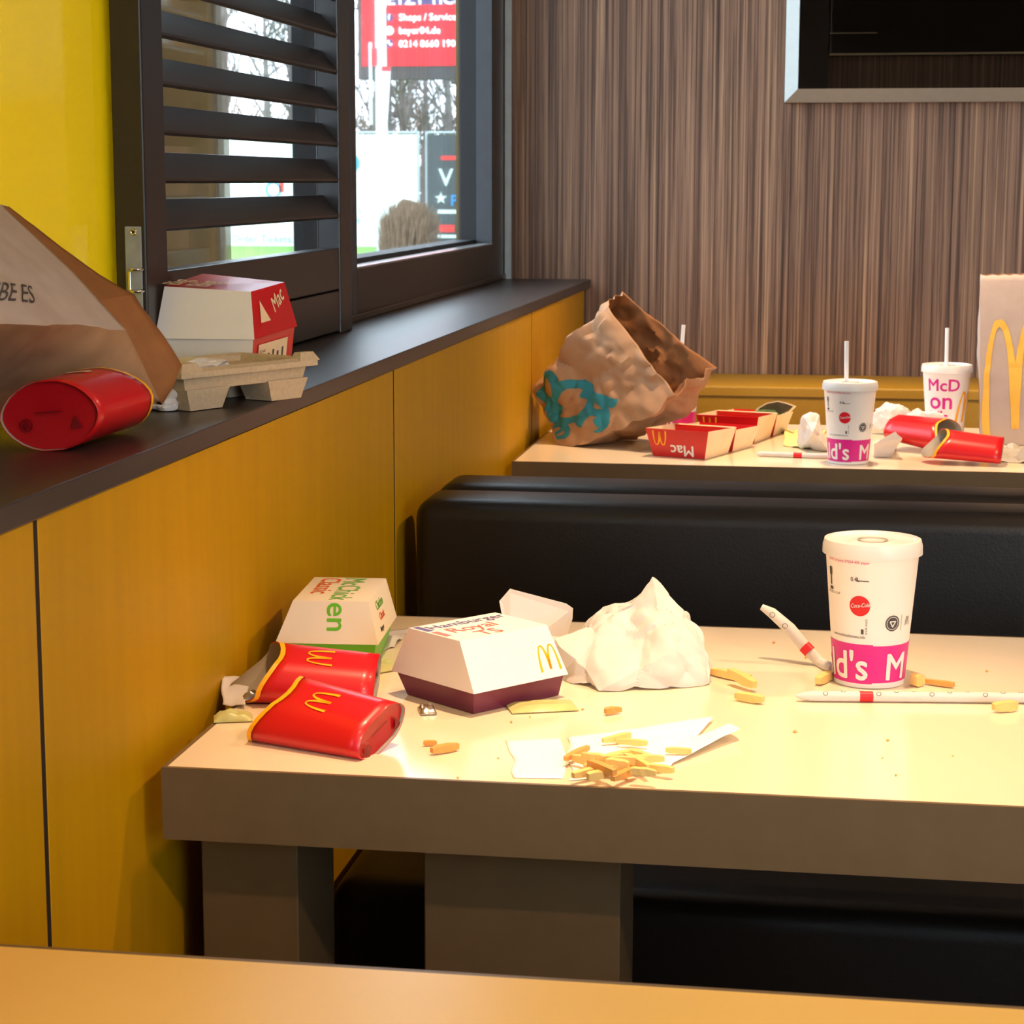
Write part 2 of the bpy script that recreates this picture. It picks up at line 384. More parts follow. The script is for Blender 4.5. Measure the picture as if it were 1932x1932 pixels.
lathe('screw', [(0.0, .0004), (.0016, .0006), (.0026, .0016), (.0034, .0010), (.0038, 0)], (sp.x, 1.9524, sp.z), [M_gasket, M_chrome], lp, 16, [0, 1, 1, 1], tilt=Matrix.Rotation(math.pi/2, 3, 'X'))
# wall display --------------------------------------------------------
tv = thing('wall_display', 'black screen behind smoked glass in a pale metal frame on the wood wall', 'screen', (.35, YB, 1.353))
fx0, fx1, fz0, fz1, fw, yo, yi = -.124, .90, 1.353, 1.98, .027, YB-.032, YB-.040
M_al = mat('satin_aluminium', (150, 150, 146), .36, .03, 60, metal=.6)
def frame_bar(a, b, c, d):  # outer a,b / inner d,c (x,z)
    vs = [(p[0], YB, p[1]) for p in (a, b, c, d)]+[(p[0], YB-.030, p[1]) for p in (a, b)]+[(p[0], YB-.042, p[1]) for p in (c, d)]
    mk('frame_bar', vs, [(0, 1, 2, 3), (4, 7, 6, 5), (0, 4, 5, 1), (1, 5, 6, 2), (2, 6, 7, 3), (3, 7, 4, 0)], M_al, tv)
O = [(fx0, fz0), (fx1, fz0), (fx1, fz1), (fx0, fz1)]; I = [(fx0+fw, fz0+fw), (fx1-fw, fz0+fw), (fx1-fw, fz1-fw), (fx0+fw, fz1-fw)]
for i in range(4): frame_bar(O[i], O[(i+1) % 4], I[(i+1) % 4], I[i])
box('backing', (fx0+fw, YB-.004, fz0+fw), (fx1-fw, YB-.0005, fz1-fw), M_wood, tv)
box('side_cheek', (fx0+fw, YB-.030, fz0+fw), (fx0+fw+.058, YB-.004, fz1-fw), mat('dark_walnut', (58, 40, 30), .4), tv)
scr = box('screen', (-.035, YB-.030, 1.445), (fx1-fw-.02, YB-.006, fz1-fw-.01), mat('black_screen', (10, 10, 14), .12, spec=.6), tv, .004, 2)
box('screen_edge', (-.035, YB-.0315, 1.447), (fx1-fw-.02, YB-.030, 1.451), mat('pale_gold_edge', (236, 214, 170), .3), scr)
box('screen_edge', (-.035, YB-.0315, 1.490), (.06, YB-.030, 1.492), MATS['pale_gold_edge'], scr)
box('glass', (fx0+fw, YB-.036, fz0+fw), (fx1-fw, YB-.034, fz1-fw), M_tvglass, tv)
# tables --------------------------------------------------------------
def table(label, x0, x1, y0, y1, legs, top=None):
    t = thing('dining_table', label, 'table', ((x0+x1)/2, (y0+y1)/2, 0))
    e = .004
    box('tabletop', (x0+e, y0+e, TZ-.03), (x1-e, y1-e, TZ), top or M_cream, t)
    bm = bmesh.new()
    for lo, hi in (((x0, y0, TZ-.057), (x1, y0+e, TZ)), ((x0, y1-e, TZ-.057), (x1, y1, TZ)), ((x0, y0+e, TZ-.057), (x0+e, y1-e, TZ)), ((x1-e, y0+e, TZ-.057), (x1, y1-e, TZ))): bm_box(bm, lo, hi)
    bm_box(bm, (x0+e, y0+e, TZ-.057), (x1-e, y1-e, TZ-.03))
    from_bm('edge_band', bm, M_band, t)
    for (a, b, c, d) in legs: box('leg', (a, c, 0), (b, d, TZ-.057), M_band, t, .001, 1)
    return t
table('cream dining table carrying the upright lidded cup and the white burger box', -.504, .72, 1.468, 2.045, [(-.500, -.420, 1.55, 1.67), (-.316, -.159, 1.55, 1.66), (.45, .60, 1.55, 1.66)])
table('cream dining table between the dark benches and the mustard banquette', -.513, .72, 3.238, 3.83, [(-.505, -.42, 3.33, 3.46), (-.30, -.14, 3.33, 3.44), (.45, .60, 3.33, 3.44)])
table('bare honey-beige dining table with nothing on it', -.505, .72, .50, 1.097, [(-.500, -.42, .60, .72), (-.3, -.14, .60, .70), (.45, .60, .60, .70)], mat('honey_beige_laminate', (222, 184, 104), .3, .05, 4))
# benches -------------------------------------------------------------
def bench(label, ys, yb):
    lo, hi = min(ys), max(ys); b0, b1 = min(yb), max(yb)
    t = thing('upholstered_bench', label, 'bench', (.12, (lo+hi)/2, 0))
    box('plinth', (-.49, min(lo, b0)+.03, 0), (.74, max(hi, b1)-.03, .28), M_black, t)
    box('seat', (-.503, lo, .28), (.75, hi, .487), M_lea, t, .03, 5, True)
    box('backrest', (-.505, b0, .28), (.75, b1, .812), M_lea, t, .024, 5, True)
    return t
bench('dark brown leather bench facing the table with the white burger box', (1.97, 2.417), (2.42, 2.534))
bench('dark brown leather bench facing the table with the crumpled brown bag', (2.672, 3.12), (2.552, 2.668))
bq = thing('banquette', 'mustard yellow banquette against the striped wood wall', 'bench', (.6, 4.2, 0))
box('plinth', (-.43, 3.80, 0), (1.6, YB-.02, .3), M_black, bq)
box('seat', (-.44, 3.88, .3), (1.6, 4.11, .46), M_olive, bq, .02, 4, True)
box('backrest', (-.44, 4.112, .3), (1.6, YB-.001, .792), M_olive, bq, .006, 3, True)
box('piping', (-.44, 4.1105, .770), (1.6, 4.1125, .7725), mat('dark_seam', (110, 80, 16), .6), bq)
# ================================================================== OUTSIDE
gr = box('ground', (-70, -12, -.3), (-.93, 140, -.01), mat('grey_asphalt', (128, 130, 130), .9, .08, 2)); gr['kind'] = 'structure'
gr2 = box('ground', (-.93, 6, -.3), (40, 140, -.01), MATS['grey_asphalt']); gr2['kind'] = 'structure'
lawn = mk('lawn', [(-30, 27, 0), (20, 27, 0), (20, 46, 0), (-30, 46, 0)], [(0, 1, 2, 3)], mat('grass_green', (104, 150, 60), .9, .25, 3)); tag(lawn, 'strip of green lawn in front of the banner fence', 'lawn')
pier = box('yellow_pier', (-1.06, 2.40, 0), (-.90, 2.93, 2.9), mat('ochre_render', (238, 184, 34), .6, .05, 4)); tag(pier, 'ochre yellow pier just outside the shuttered window', 'pier')
OFF[pier.name] = Vector()
box('corner_strip', (-1.06, 2.9305, 0), (-.895, 2.985, 2.9), mat('pale_beige_trim', (214, 196, 150), .6), pier)
box('skirting', (-.899, 2.40, 1.02), (-.888, 2.93, 1.07), MATS['ochre_render'], pier)
yt = box('yellow_trim', (-.788, 4.235, .9), (-.782, 4.25, 2.6), mat('dull_ochre_trim', (120, 96, 34), .6)); tag(yt, 'thin yellow strip outside the clear pane beside the corner', 'trim')
# fence with banners
YF = 36.6
M_bw = mat('white_banner', (240, 246, 248), .6, .02, 1); M_bd = mat('charcoal_banner', (70, 72, 78), .6, .1, 1)
M_btxt = mat('teal_banner_print', (60, 150, 180), .6); M_bred = mat('red_banner_print', (220, 60, 60), .6); M_bblu = mat('blue_banner_print', (50, 140, 220), .6); M_bgr = mat('pale_banner_print', (206, 214, 220), .6)
def FP(u, v, dy=0.): return at(u, v, y=YF+dy)
def banner(label, u0, u1, v0, v1, mt):
    a, b = FP(u0, v1), FP(u1, v0)
    t = thing('banner_fence', label, 'banner', (a.x, YF, 0))
    box('banner_sheet', (a.x, YF, max(.03, a.z)), (b.x, YF+.02, b.z), mt, t)
    for x in (a.x-.02, b.x+.02): tube('post', [(x, YF+.05, 0), (x, YF+.05, b.z+.06)], .025, mat('galvanised_steel', (176, 186, 196), .5, metal=.4), t, 8)
    tube('rail', [(a.x, YF+.05, b.z+.04), (b.x, YF+.05, b.z+.04)], .02, MATS['galvanised_steel'], t, 8)
    return t
def btext(par, s, u, v, h, mt, bold=.01, name='lettering'):
    p = FP(u, v); sc = 1/3896*YF
    decal(name, text2d(s, h*sc*1.38, bold), lambda a, b: Vector((p.x+a, YF-.008, p.z+b)), mt, par)
b1 = banner('white fence banner with teal ticket lettering seen past the louvres', 395, 716, 254, 470, M_bw)
btext(b1, 'Order Tickets: www.euro', 436, 457, 15, M_btxt, .0)
btext(b1, 'S', 675, 404, 12, M_btxt); btext(b1, 'PE', 666, 423, 12, M_btxt)
p = FP(660, 308); decal('emblem', disc2d(.19, 28, .0), lambda a, b: Vector((p.x+a, YF-.008, p.z+b*.9)), M_btxt, b1)
q = FP(516, 358); decal('emblem', disc2d(.15, 24, .11), lambda a, b: Vector((q.x+a, YF-.008, q.z+b)), M_btxt, b1)
for u in (527, 566):
    c = FP(u, 363); decal('emblem', rect2d(0, 0, .09, .42), lambda a, b: Vector((c.x+a, YF-.008, c.z+b)), M_bred, b1)
b2 = banner('plain white fence banner behind the round bush', 728, 786, 254, 470, M_bw)
b3 = banner('charcoal fence banner with white V, star and blue letter', 807, 935, 254, 470, M_bd)
btext(b3, 'V', 828, 350, 33, M_bgr, .06); btext(b3, 'W', 862, 350, 33, M_bgr, .06); btext(b3, 'P', 850, 388, 21, M_bblu, .06); btext(b3, 'O', 877, 448, 13, M_bgr, .03)
st = [(math.cos(math.pi/2+i*math.pi/5)*(.115 if i % 2 == 0 else .048), math.sin(math.pi/2+i*math.pi/5)*(.115 if i % 2 == 0 else .048)) for i in range(10)]
c0 = FP(832, 374); decal('star', (st+[(0, 0)], [(i, (i+1) % 10, 10) for i in range(10)]), lambda a, b: Vector((c0.x+a, YF-.008, c0.z+b)), M_bgr, b3)
for (u0, u1, v0, v1, mt) in ((832, 935, 294, 302, M_bred), (826, 935, 396, 403, M_bgr), (829, 858, 424, 438, M_bred), (826, 861, 443, 449, M_bgr)):
    a, b = FP(u0, v1), FP(u1, v0); decal('stripe', rect2d(a.x, a.z, b.x, b.z), lambda x, z: Vector((x, YF-.006, z)), mt, b3)
# LED board
YL = 41.0
def LP(u, v): return at(u, v, y=YL)
a, b = LP(676, 150), LP(960, -190)
led = thing('led_board', 'red illuminated advertising board on posts beyond the fence', 'sign', ((a.x+b.x)/2, YL, 0))
box('housing', (a.x, YL, a.z), (b.x, YL+.4, b.z), mat('dark_sign_housing', (72, 64, 66), .6), led)
a2, b2_ = LP(684, 125), LP(955, -185)
scn = box('display', (a2.x, YL-.02, a2.z), (b2_.x, YL, b2_.z), mat('red_led', (230, 30, 40), .5, .12, .5, emit=1.5), led)
M_ledw = mat('white_led', (255, 240, 244), .5, .0, 1, emit=2.2); M_leddk = mat('dark_blue_led', (70, 60, 110), .5, .0, 1, emit=.5)
for x in (a.x+.55, b.x-.6): tube('post', [(x, YL+.2, 0), (x, YL+.2, a.z+.1)], .09, MATS['dark_sign_housing'], led, 10)
def ltext(s, u, v, h, mt=None, bold=.02):
    p = LP(u, v); sc = YL/3896
    decal('lettering', text2d(s, h*sc*1.38, bold), lambda x, z: Vector((p.x+x, YL-.03, p.z+z)), mt or M_ledw, scn)
ltext('Shops / Service', 753, 39, 13); ltext('bayer04.de', 753, 64, 13); ltext('0214 8660 190', 753, 89, 13)
aa, bb = LP(720, 10), LP(955, -60); decal('header_band', rect2d(aa.x, aa.z, bb.x, bb.z), lambda x, z: Vector((x, YL-.025, z)), M_leddk, scn)
ltext('JETZT TICKETS SI', 724, 9, 22, bold=.03)
for k, v in enumerate((33, 58, 82)):
    p = LP(735, v); decal('icon_disc', disc2d(.085), lambda x, z: Vector((p.x+x, YL-.025, p.z+z)), M_leddk if k != 1 else M_ledw, scn)
    if k == 0: ltext('f', 732.5, 38, 11)
    if k == 2: decal('handset', move2d(merge2d(rect2d(-.05, -.012, .05, .012), rect2d(-.055, -.012, -.025, .035), rect2d(.025, -.012, .055, .035)), 0, 0, -.8), lambda x, z: Vector((p.x+x, YL-.03, p.z+z)), M_ledw, scn)
# street lamp with traffic signs
YP = 29.0
p0 = at(721, 341, y=YP)
lamp = thing('street_lamp', 'pale grey street lamp post with signs in front of the white banners', 'lamp post', (p0.x, YP, 0))
M_pole = mat('pale_galvanised_pole', (216, 226, 232), .5, .06, 6)
tube('pole', [(p0.x+.02, YP, 0), (p0.x, YP, 1.9), (p0.x-.01, YP, 7)], [.105, .085, .055], M_pole, lamp, 16)
a, b = at(698, 235, y=YP-.12), at(711, 80, y=YP-.12)
box('sign_edge', (a.x, YP-.15, a.z), (a.x+.035, YP-.10, b.z), M_pole, lamp)
box('sign_plate', (a.x+.035, YP-.14, at(698, 125, y=YP).z), (b.x, YP-.12, at(698, 92, y=YP).z), mat('sign_red', (206, 60, 66), .5), lamp)
t1, t2, t3 = at(720, 126, y=YP-.14), at(737, 126, y=YP-.14), at(731, 226, y=YP-.14)
mk('triangle_sign', [t1, t2, t3]+[Vector(x)+Vector((0, .02, 0)) for x in (t1, t2, t3)], [(0, 2, 1), (3, 4, 5), (0, 1, 4, 3), (1, 2, 5, 4), (2, 0, 3, 5)], mat('sign_white', (220, 214, 220), .5), lamp)
t4, t5 = at(720, 134, y=YP-.15), at(737, 134, y=YP-.15)
mk('triangle_rim', [at(720, 125, y=YP-.15), at(737, 125, y=YP-.15), t5, t4], [(0, 1, 2, 3)], MATS['sign_red'], lamp)
# round bush: many upright twigs
YU = 24.0
bc = at(772, 372, y=YU); br = 58/3896*YU
bush = thing('round_bush', 'round clipped leafless brown bush beside the lamp post', 'bush', (bc.x, YU, 0))
V, F = [], []
for i in range(1500):
    a = random.uniform(0, 2*math.pi); rr = br*math.sqrt(random.random()); x, y = rr*math.cos(a), rr*math.sin(a)
    top = bc.z-.02-.35*(1-math.sqrt(max(0, 1-(rr/br)**2)))*random.uniform(.8, 1.1)
    z0_ = random.uniform(.0, top*.8); z1_ = min(top, z0_+random.uniform(.2, .5))
    p = Vector((bc.x+x*.9, YU+y, z0_)); q_ = Vector((bc.x+x*1.0+random.uniform(-.05, .05), YU+y+random.uniform(-.05, .05), z1_))
    v, f = tube_mesh([p, q_], [.007, .003], 3, False); b_ = len(V); V += v; F += [tuple(k+b_ for k in t) for t in f]
o = mk('twigs', V, F, mat('brown_twigs', (126, 106, 84), .9, .3, 9), bush); o['kind'] = 'stuff'
def blob(name, c, rx, ry, rz, mt, parent, amp=.15, n=3, seed=0):
    bm = bmesh.new(); bmesh.ops.create_icosphere(bm, subdivisions=n, radius=1)
    for v in bm.verts:
        k = 1+amp*noise.noise(v.co*2.3+Vector((seed, seed, 0)))
        v.co = Vector((c[0]+v.co.x*rx*k, c[1]+v.co.y*ry*k, max(0, c[2]+v.co.z*rz*k)))
    return from_bm(name, bm, mt, parent)
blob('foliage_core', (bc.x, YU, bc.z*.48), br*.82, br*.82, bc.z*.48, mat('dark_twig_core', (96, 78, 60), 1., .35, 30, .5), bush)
# bare trees
def tree(label, u, ybase, h, seed, spread=.55):
    rnd = random.Random(seed); x0 = at(u, 340, y=ybase).x
    t = thing('bare_tree', label, 'tree', (x0, ybase, 0), 'leafless trees beyond the fence')
    tv_, tf = [], []; bv, bf = [], []
    def add(V, F, pts, rad, n):
        v, f = tube_mesh(pts, rad, n, False); b = len(V); V += v; F += [tuple(k+b for k in q) for q in f]
    top = Vector((x0+rnd.uniform(-.4, .4), ybase, h)); base = Vector((x0, ybase, 0))
    add(tv_, tf, [base, base.lerp(top, .5)+Vector((rnd.uniform(-.1, .1), 0, 0)), top], [.14, .09, .03], 6)
    def grow(p, d, ln, r, lev):
        q = p+d*ln; mid = p.lerp(q, .5)+Vector((rnd.uniform(-.05, .05), rnd.uniform(-.05, .05), rnd.uniform(-.03, .05)))*ln
        add(bv, bf, [p, mid, q], [r, r*.8, r*.6], 3)
        if lev == 0: return
        for i in range(3 if lev > 1 else 4):
            b = p.lerp(q, rnd.uniform(.25, 1)); nd = (d+Vector((rnd.uniform(-1, 1), rnd.uniform(-1, 1), rnd.uniform(-.4, .9)))*.75).normalized()
            grow(b, nd, ln*rnd.uniform(.5, .75), r*.62, lev-1)
    for i in range(11):
        f = rnd.uniform(.12, .98); p = base.lerp(top, f); a = rnd.uniform(0, 2*math.pi)
        d = Vector((math.cos(a)*spread, math.sin(a)*spread, rnd.uniform(.3, 1))).normalized()
        grow(p, d, h*.22*(1.25-f*.6), .045*(1.2-f*.6), 3)
    M_bark = mat('grey_brown_bark', (112, 104, 100), .95, .25, 8)
    mk('trunk', tv_, tf, M_bark, t); mk('branches', bv, bf, M_bark, t)
for i, (u, yb_, h) in enumerate(((430, 50, 5.2), (505, 46, 5.0), (560, 52, 6.0), (610, 47, 5.4), (700, 54, 5.6), (765, 48, 5.6), (800, 56, 5.4), (855, 50, 5.6), (905, 53, 5.4), (380, 54, 5.6))):
    tree('bare grey-brown tree standing behind the banner fence', u, yb_, h, 11+i)
V, F = [], []
for i in range(4200):
    x = random.uniform(-20, -3); y = random.uniform(56, 62); z = random.uniform(0, 3.6)*random.random()**.5; d = Vector((random.uniform(-.5, .5), 0, random.uniform(.3, 1)))
    v, f = tube_mesh([(x, y, z), Vector((x, y, z))+d*random.uniform(.5, 1.3)], [.03, .01], 3, False); b_ = len(V); V += v; F += [tuple(k+b_ for k in t) for t in f]
o = mk('undergrowth', V, F, mat('brown_undergrowth', (138, 118, 102), .95, .3, 2)); tag(o, 'tangled brown undergrowth along the far edge of the lot', 'undergrowth'); o['kind'] = 'stuff'
# ================================================================== PACKAGING
def clam_corners(c, th, levels, z0):
    cx, cy = c; k, s_ = math.cos(th), math.sin(th); out = []
    for (hx, hy, ox, oy, z) in levels:
        out.append([Vector((cx+k*(sx*hx+ox)-s_*(sy*hy+oy), cy+s_*(sx*hx+ox)+k*(sy*hy+oy), z0+z)) for sx, sy in ((-1, -1), (1, -1), (1, 1), (-1, 1))])
    return out
def shell(name, q0, q1, cap, mats, parent, fm=None, inset=.0):
    """open frustum of card between quads with one closed end ('lo' or 'hi'); 0.5 mm thick"""
    v = list(q0)+list(q1); f = [(i, (i+1) % 4, 4+(i+1) % 4, 4+i) for i in range(4)]
    f.append((3, 2, 1, 0) if cap == 'lo' else (4, 5, 6, 7))
    o = mk(name, v, f, mats, parent, fm=fm)
    md = o.modifiers.new('card', 'SOLIDIFY'); md.thickness = .0006; md.offset = -1
    if len(o.data.materials) > 1: md.material_offset = 0
    return o
def face_fn(a, b, d, lift=.0005):
    """frame with origin a, x towards b, y towards d"""
    return plane_fn(a, b-a, d-a, lift)
def quad_fn(a, b, c, d, lift=.0016):
    w, h = (b-a).length, (d-a).length; n = (b-a).cross(d-a).normalized()
    return lambda x, y: (a.lerp(b, x/w)).lerp(d.lerp(c, x/w), y/h)+n*lift
def lip(q, d):  # push a quad outwards by d in its plane
    c = sum(q, Vector())/4
    return [p+(p-c).normalized()*d for p in q]
def clamshell(name, label, c, th, levels, z0, m_base, m_lid, group=None, lidfm=None, drop=.010, quads=None):
    b, r, t = quads or clam_corners(c, th, levels, z0)
    o = thing(name, label, 'burger box', (c[0], c[1], z0), group)
    base = shell('base', b, [p.copy() for p in r], 'lo', m_base, o)
    # lid skirt hangs a little below the rim, outside it
    low = [p+Vector((0, 0, -drop*.4)) for p in lip(r, .0025)]
    lid = mk('lid', low+list(t), [(i, (i+1) % 4, 4+(i+1) % 4, 4+i) for i in range(4)]+[(4, 5, 6, 7)], m_lid, o, fm=lidfm)
    md = lid.modifiers.new('card', 'SOLIDIFY'); md.thickness = .0006; md.offset = 1
    return o, base, lid, b, r, t, low
def txt(par, s, fn, x, y, size, mt, bold=.012, rot=0., shear=0., sx=1., name='lettering', maxe=None, spacing=1.):
    sh_ = text2d(s, size, bold, shear, spacing); sh_ = ([(p[0]*sx,)+tuple(p[1:]) for p in sh_[0]], sh_[1])
    return decal(name, move2d(sh_, x, y, rot), fn, mt, par, maxe)
# --- white and plum box on the middle table
L = [[.0487, .0445, 0, 0, 0], [.0515, .0535, -.003, .001, .024], [.0490, .0340, -.006, -.0006, .0615]]
o, base, lid, b, r, t, low = clamshell('burger_box', 'white burger box with plum base and gold arches, beside a crumpled white wrapper', (-.2992, 1.7286), .879, L, TZ+.0005, [M_purp], [M_white])
fn = face_fn(t[0], t[1], t[3]); W_ = (t[1]-t[0]).length; H_ = (t[3]-t[0]).length
txt(lid, 'Hamburger', fn, .010, H_*.72, .0185, M_purp2, .02); txt(lid, 'Royal', fn, .016, H_*.40, .0235, M_oran, .02); txt(lid, 'TS', fn, .030, H_*.06, .0235, M_oran, .02)
decal('stripe', rect2d(.002, H_*.66, .009, H_*.98), fn, M_purp2, lid); decal('stripe', rect2d(.002, H_*.30, .009, H_*.60), fn, M_oran, lid)
fn = face_fn(low[0], low[1], t[0]); d = (t[0]-low[0]).length
decal('arches', move2d(arches2d(.024, .023), .078, .006), fn, M_gold, lid)
# --- chicken box
L = [[.0400, .0440, 0, 0, 0], [.0455, .0600, .001, -.002, .030], [.0345, .0560, .004, .000, .0640]]
o, base, lid, b, r, t, low = clamshell('burger_box', 'white and green burger box with orange and green lettering against the yellow wall', (-.4600, 1.8530), .0765, L, TZ+.0005, [M_green], [mat('cream_card', (238, 226, 200), .5, .02, 30)])
fn = face_fn(t[0], t[1], t[3]); H_ = (t[3]-t[0]).length; W_ = (t[1]-t[0]).length
txt(lid, 'McChick', fn, W_*.46, H_*.98, .0295, M_green, .02, -math.pi/2); txt(lid, 'Classic', fn, W_*.14, H_*.96, .0270, M_oran, .02, -math.pi/2)
f2 = face_fn(low[0], low[1], t[0]); d = (t[0]-low[0]).length; wl_ = (low[1]-low[0]).length
txt(lid, 'en', f2, wl_*.50, d*.92, .0285, M_green, .02, -math.pi/2)
f3 = face_fn(low[1], low[2], t[1]); d = (t[1]-low[1]).length
txt(lid, 'Chicken', f3, .035, d*.62, .012, M_green, .02); txt(lid, 'Classic', f3, .040, d*.36, .010, M_oran, .02); txt(lid, 'Burger', f3, .03, d*.14, .007, M_ink, .01)
# --- red box on the sill
qb = [at(312, 700, y=1.985), at(472, 704, y=1.980), at(545, 690, y=2.075), at(400, 688, y=2.085)]
for p_ in qb: p_.z = ZS+.001
qr = [at(297, 634, y=1.976), at(478, 636, y=1.970), at(556, 612, y=2.078), at(396, 612, y=2.088)]
qt = [at(311, 541, y=1.992), at(473, 551, y=1.986), at(536, 533, y=2.066), at(383, 517, y=2.082)]
o, base, lid, b, r, t, low = clamshell('burger_box', 'red burger box with blank white front standing on the window sill', (-.6130, 2.0357), 0, None, ZS+.001, [M_red, M_white], [M_red, M_white], lidfm=[1, 0, 0, 0, 0], drop=.006, quads=(qb, qr, qt))
base.data.polygons[0].material_index = 1
fn = quad_fn(t[0], t[1], t[2], t[3]); H_ = (t[3]-t[0]).length
txt(lid, 'Big', fn, .042, .004, .034, M_label, .03, math.pi*.5); txt(lid, 'Big', fn, .012, .004, .030, M_label, .03, math.pi*.5)
f3 = quad_fn(low[1], low[2], t[2], t[1]); d = (t[1]-low[1]).length; w3_ = (low[2]-low[1]).length
txt(lid, 'Mac', f3, w3_*.52, d*.42, .024, M_label, .03, .35)
decal('label_patch', ([(.018, d*.30), (.045, d*.30), (.020, d*.78)], [(0, 1, 2)]), f3, M_label, lid)
f4 = quad_fn(b[1], b[2], r[2], r[1], .0008); d = (r[1]-b[1]).length
lb = decal('label_patch', rect2d(.012, d*.35, .080, d*.82), f4, M_label, base)
f5 = quad_fn(b[1], b[2], r[2], r[1], .0012)
for k in range(4): decal('icon', rect2d(.034+.011*k, d*.44, .0375+.011*k, d*(.62+.05*(k % 2))), f5, M_ink, base)
txt(base, 'kJ kcal', f5, .015, d*.66, .005, M_ink, .0); txt(base, 'Fett g', f5, .015, d*.50, .005, M_ink, 0.)
# --- opened red boxes on the far table
def open_box(label, c, th, group):
    o = thing('opened_burger_box', label, 'burger box', (c[0], c[1], TZ), group); k, s_ = math.cos(th), math.sin(th)
    def P(x, y, z): return Vector((c[0]+k*x-s_*y, c[1]+s_*x+k*y, TZ+.0006+z))
    for nm, y0, y1, zr in (('lid', -.050, .050, .046), ('base', .060, .148, .038)):
        b = [P(-.046, y0+.004, 0), P(.046, y0+.004, 0), P(.046, y1-.004, 0), P(-.046, y1-.004, 0)]
        r = [P(-.056, y0-.006, zr), P(.056, y0-.006, zr), P(.056, y1+.006, zr*.92), P(-.056, y1+.006, zr*.92)]
        shp = mk(nm, b+r, [(i, (i+1) % 4, 4+(i+1) % 4, 4+i) for i in range(4)]+[(3, 2, 1, 0)], [M_red, M_label], o, fm=[0, 1, 0, 1, 1])
        md = shp.modifiers.new('card', 'SOLIDIFY'); md.thickness = .0008; md.offset = -1
        if nm == 'lid':
            f = face_fn(b[0], b[1], r[0]); d = (r[0]-b[0]).length
            txt(shp, 'Mac', f, .075, .021, .026, M_white, .03, math.pi)
            decal('arches', move2d(arches2d(.025, .024), .027, d-.004, math.pi), f, M_gold, shp)
    h = mk('hinge', [P(-.054, .046, .0425), P(.054, .046, .0425), P(.054, .060, .0425), P(-.054, .060, .0425)], [(0, 1, 2, 3)], M_label, o)
    return o
open_box('opened red burger box with upside-down lettering at the table front', (-.236, 3.366), -.36, None)
ob2 = open_box('opened red burger box holding lettuce and a torn lid', (-.172, 3.585), -.26, None)
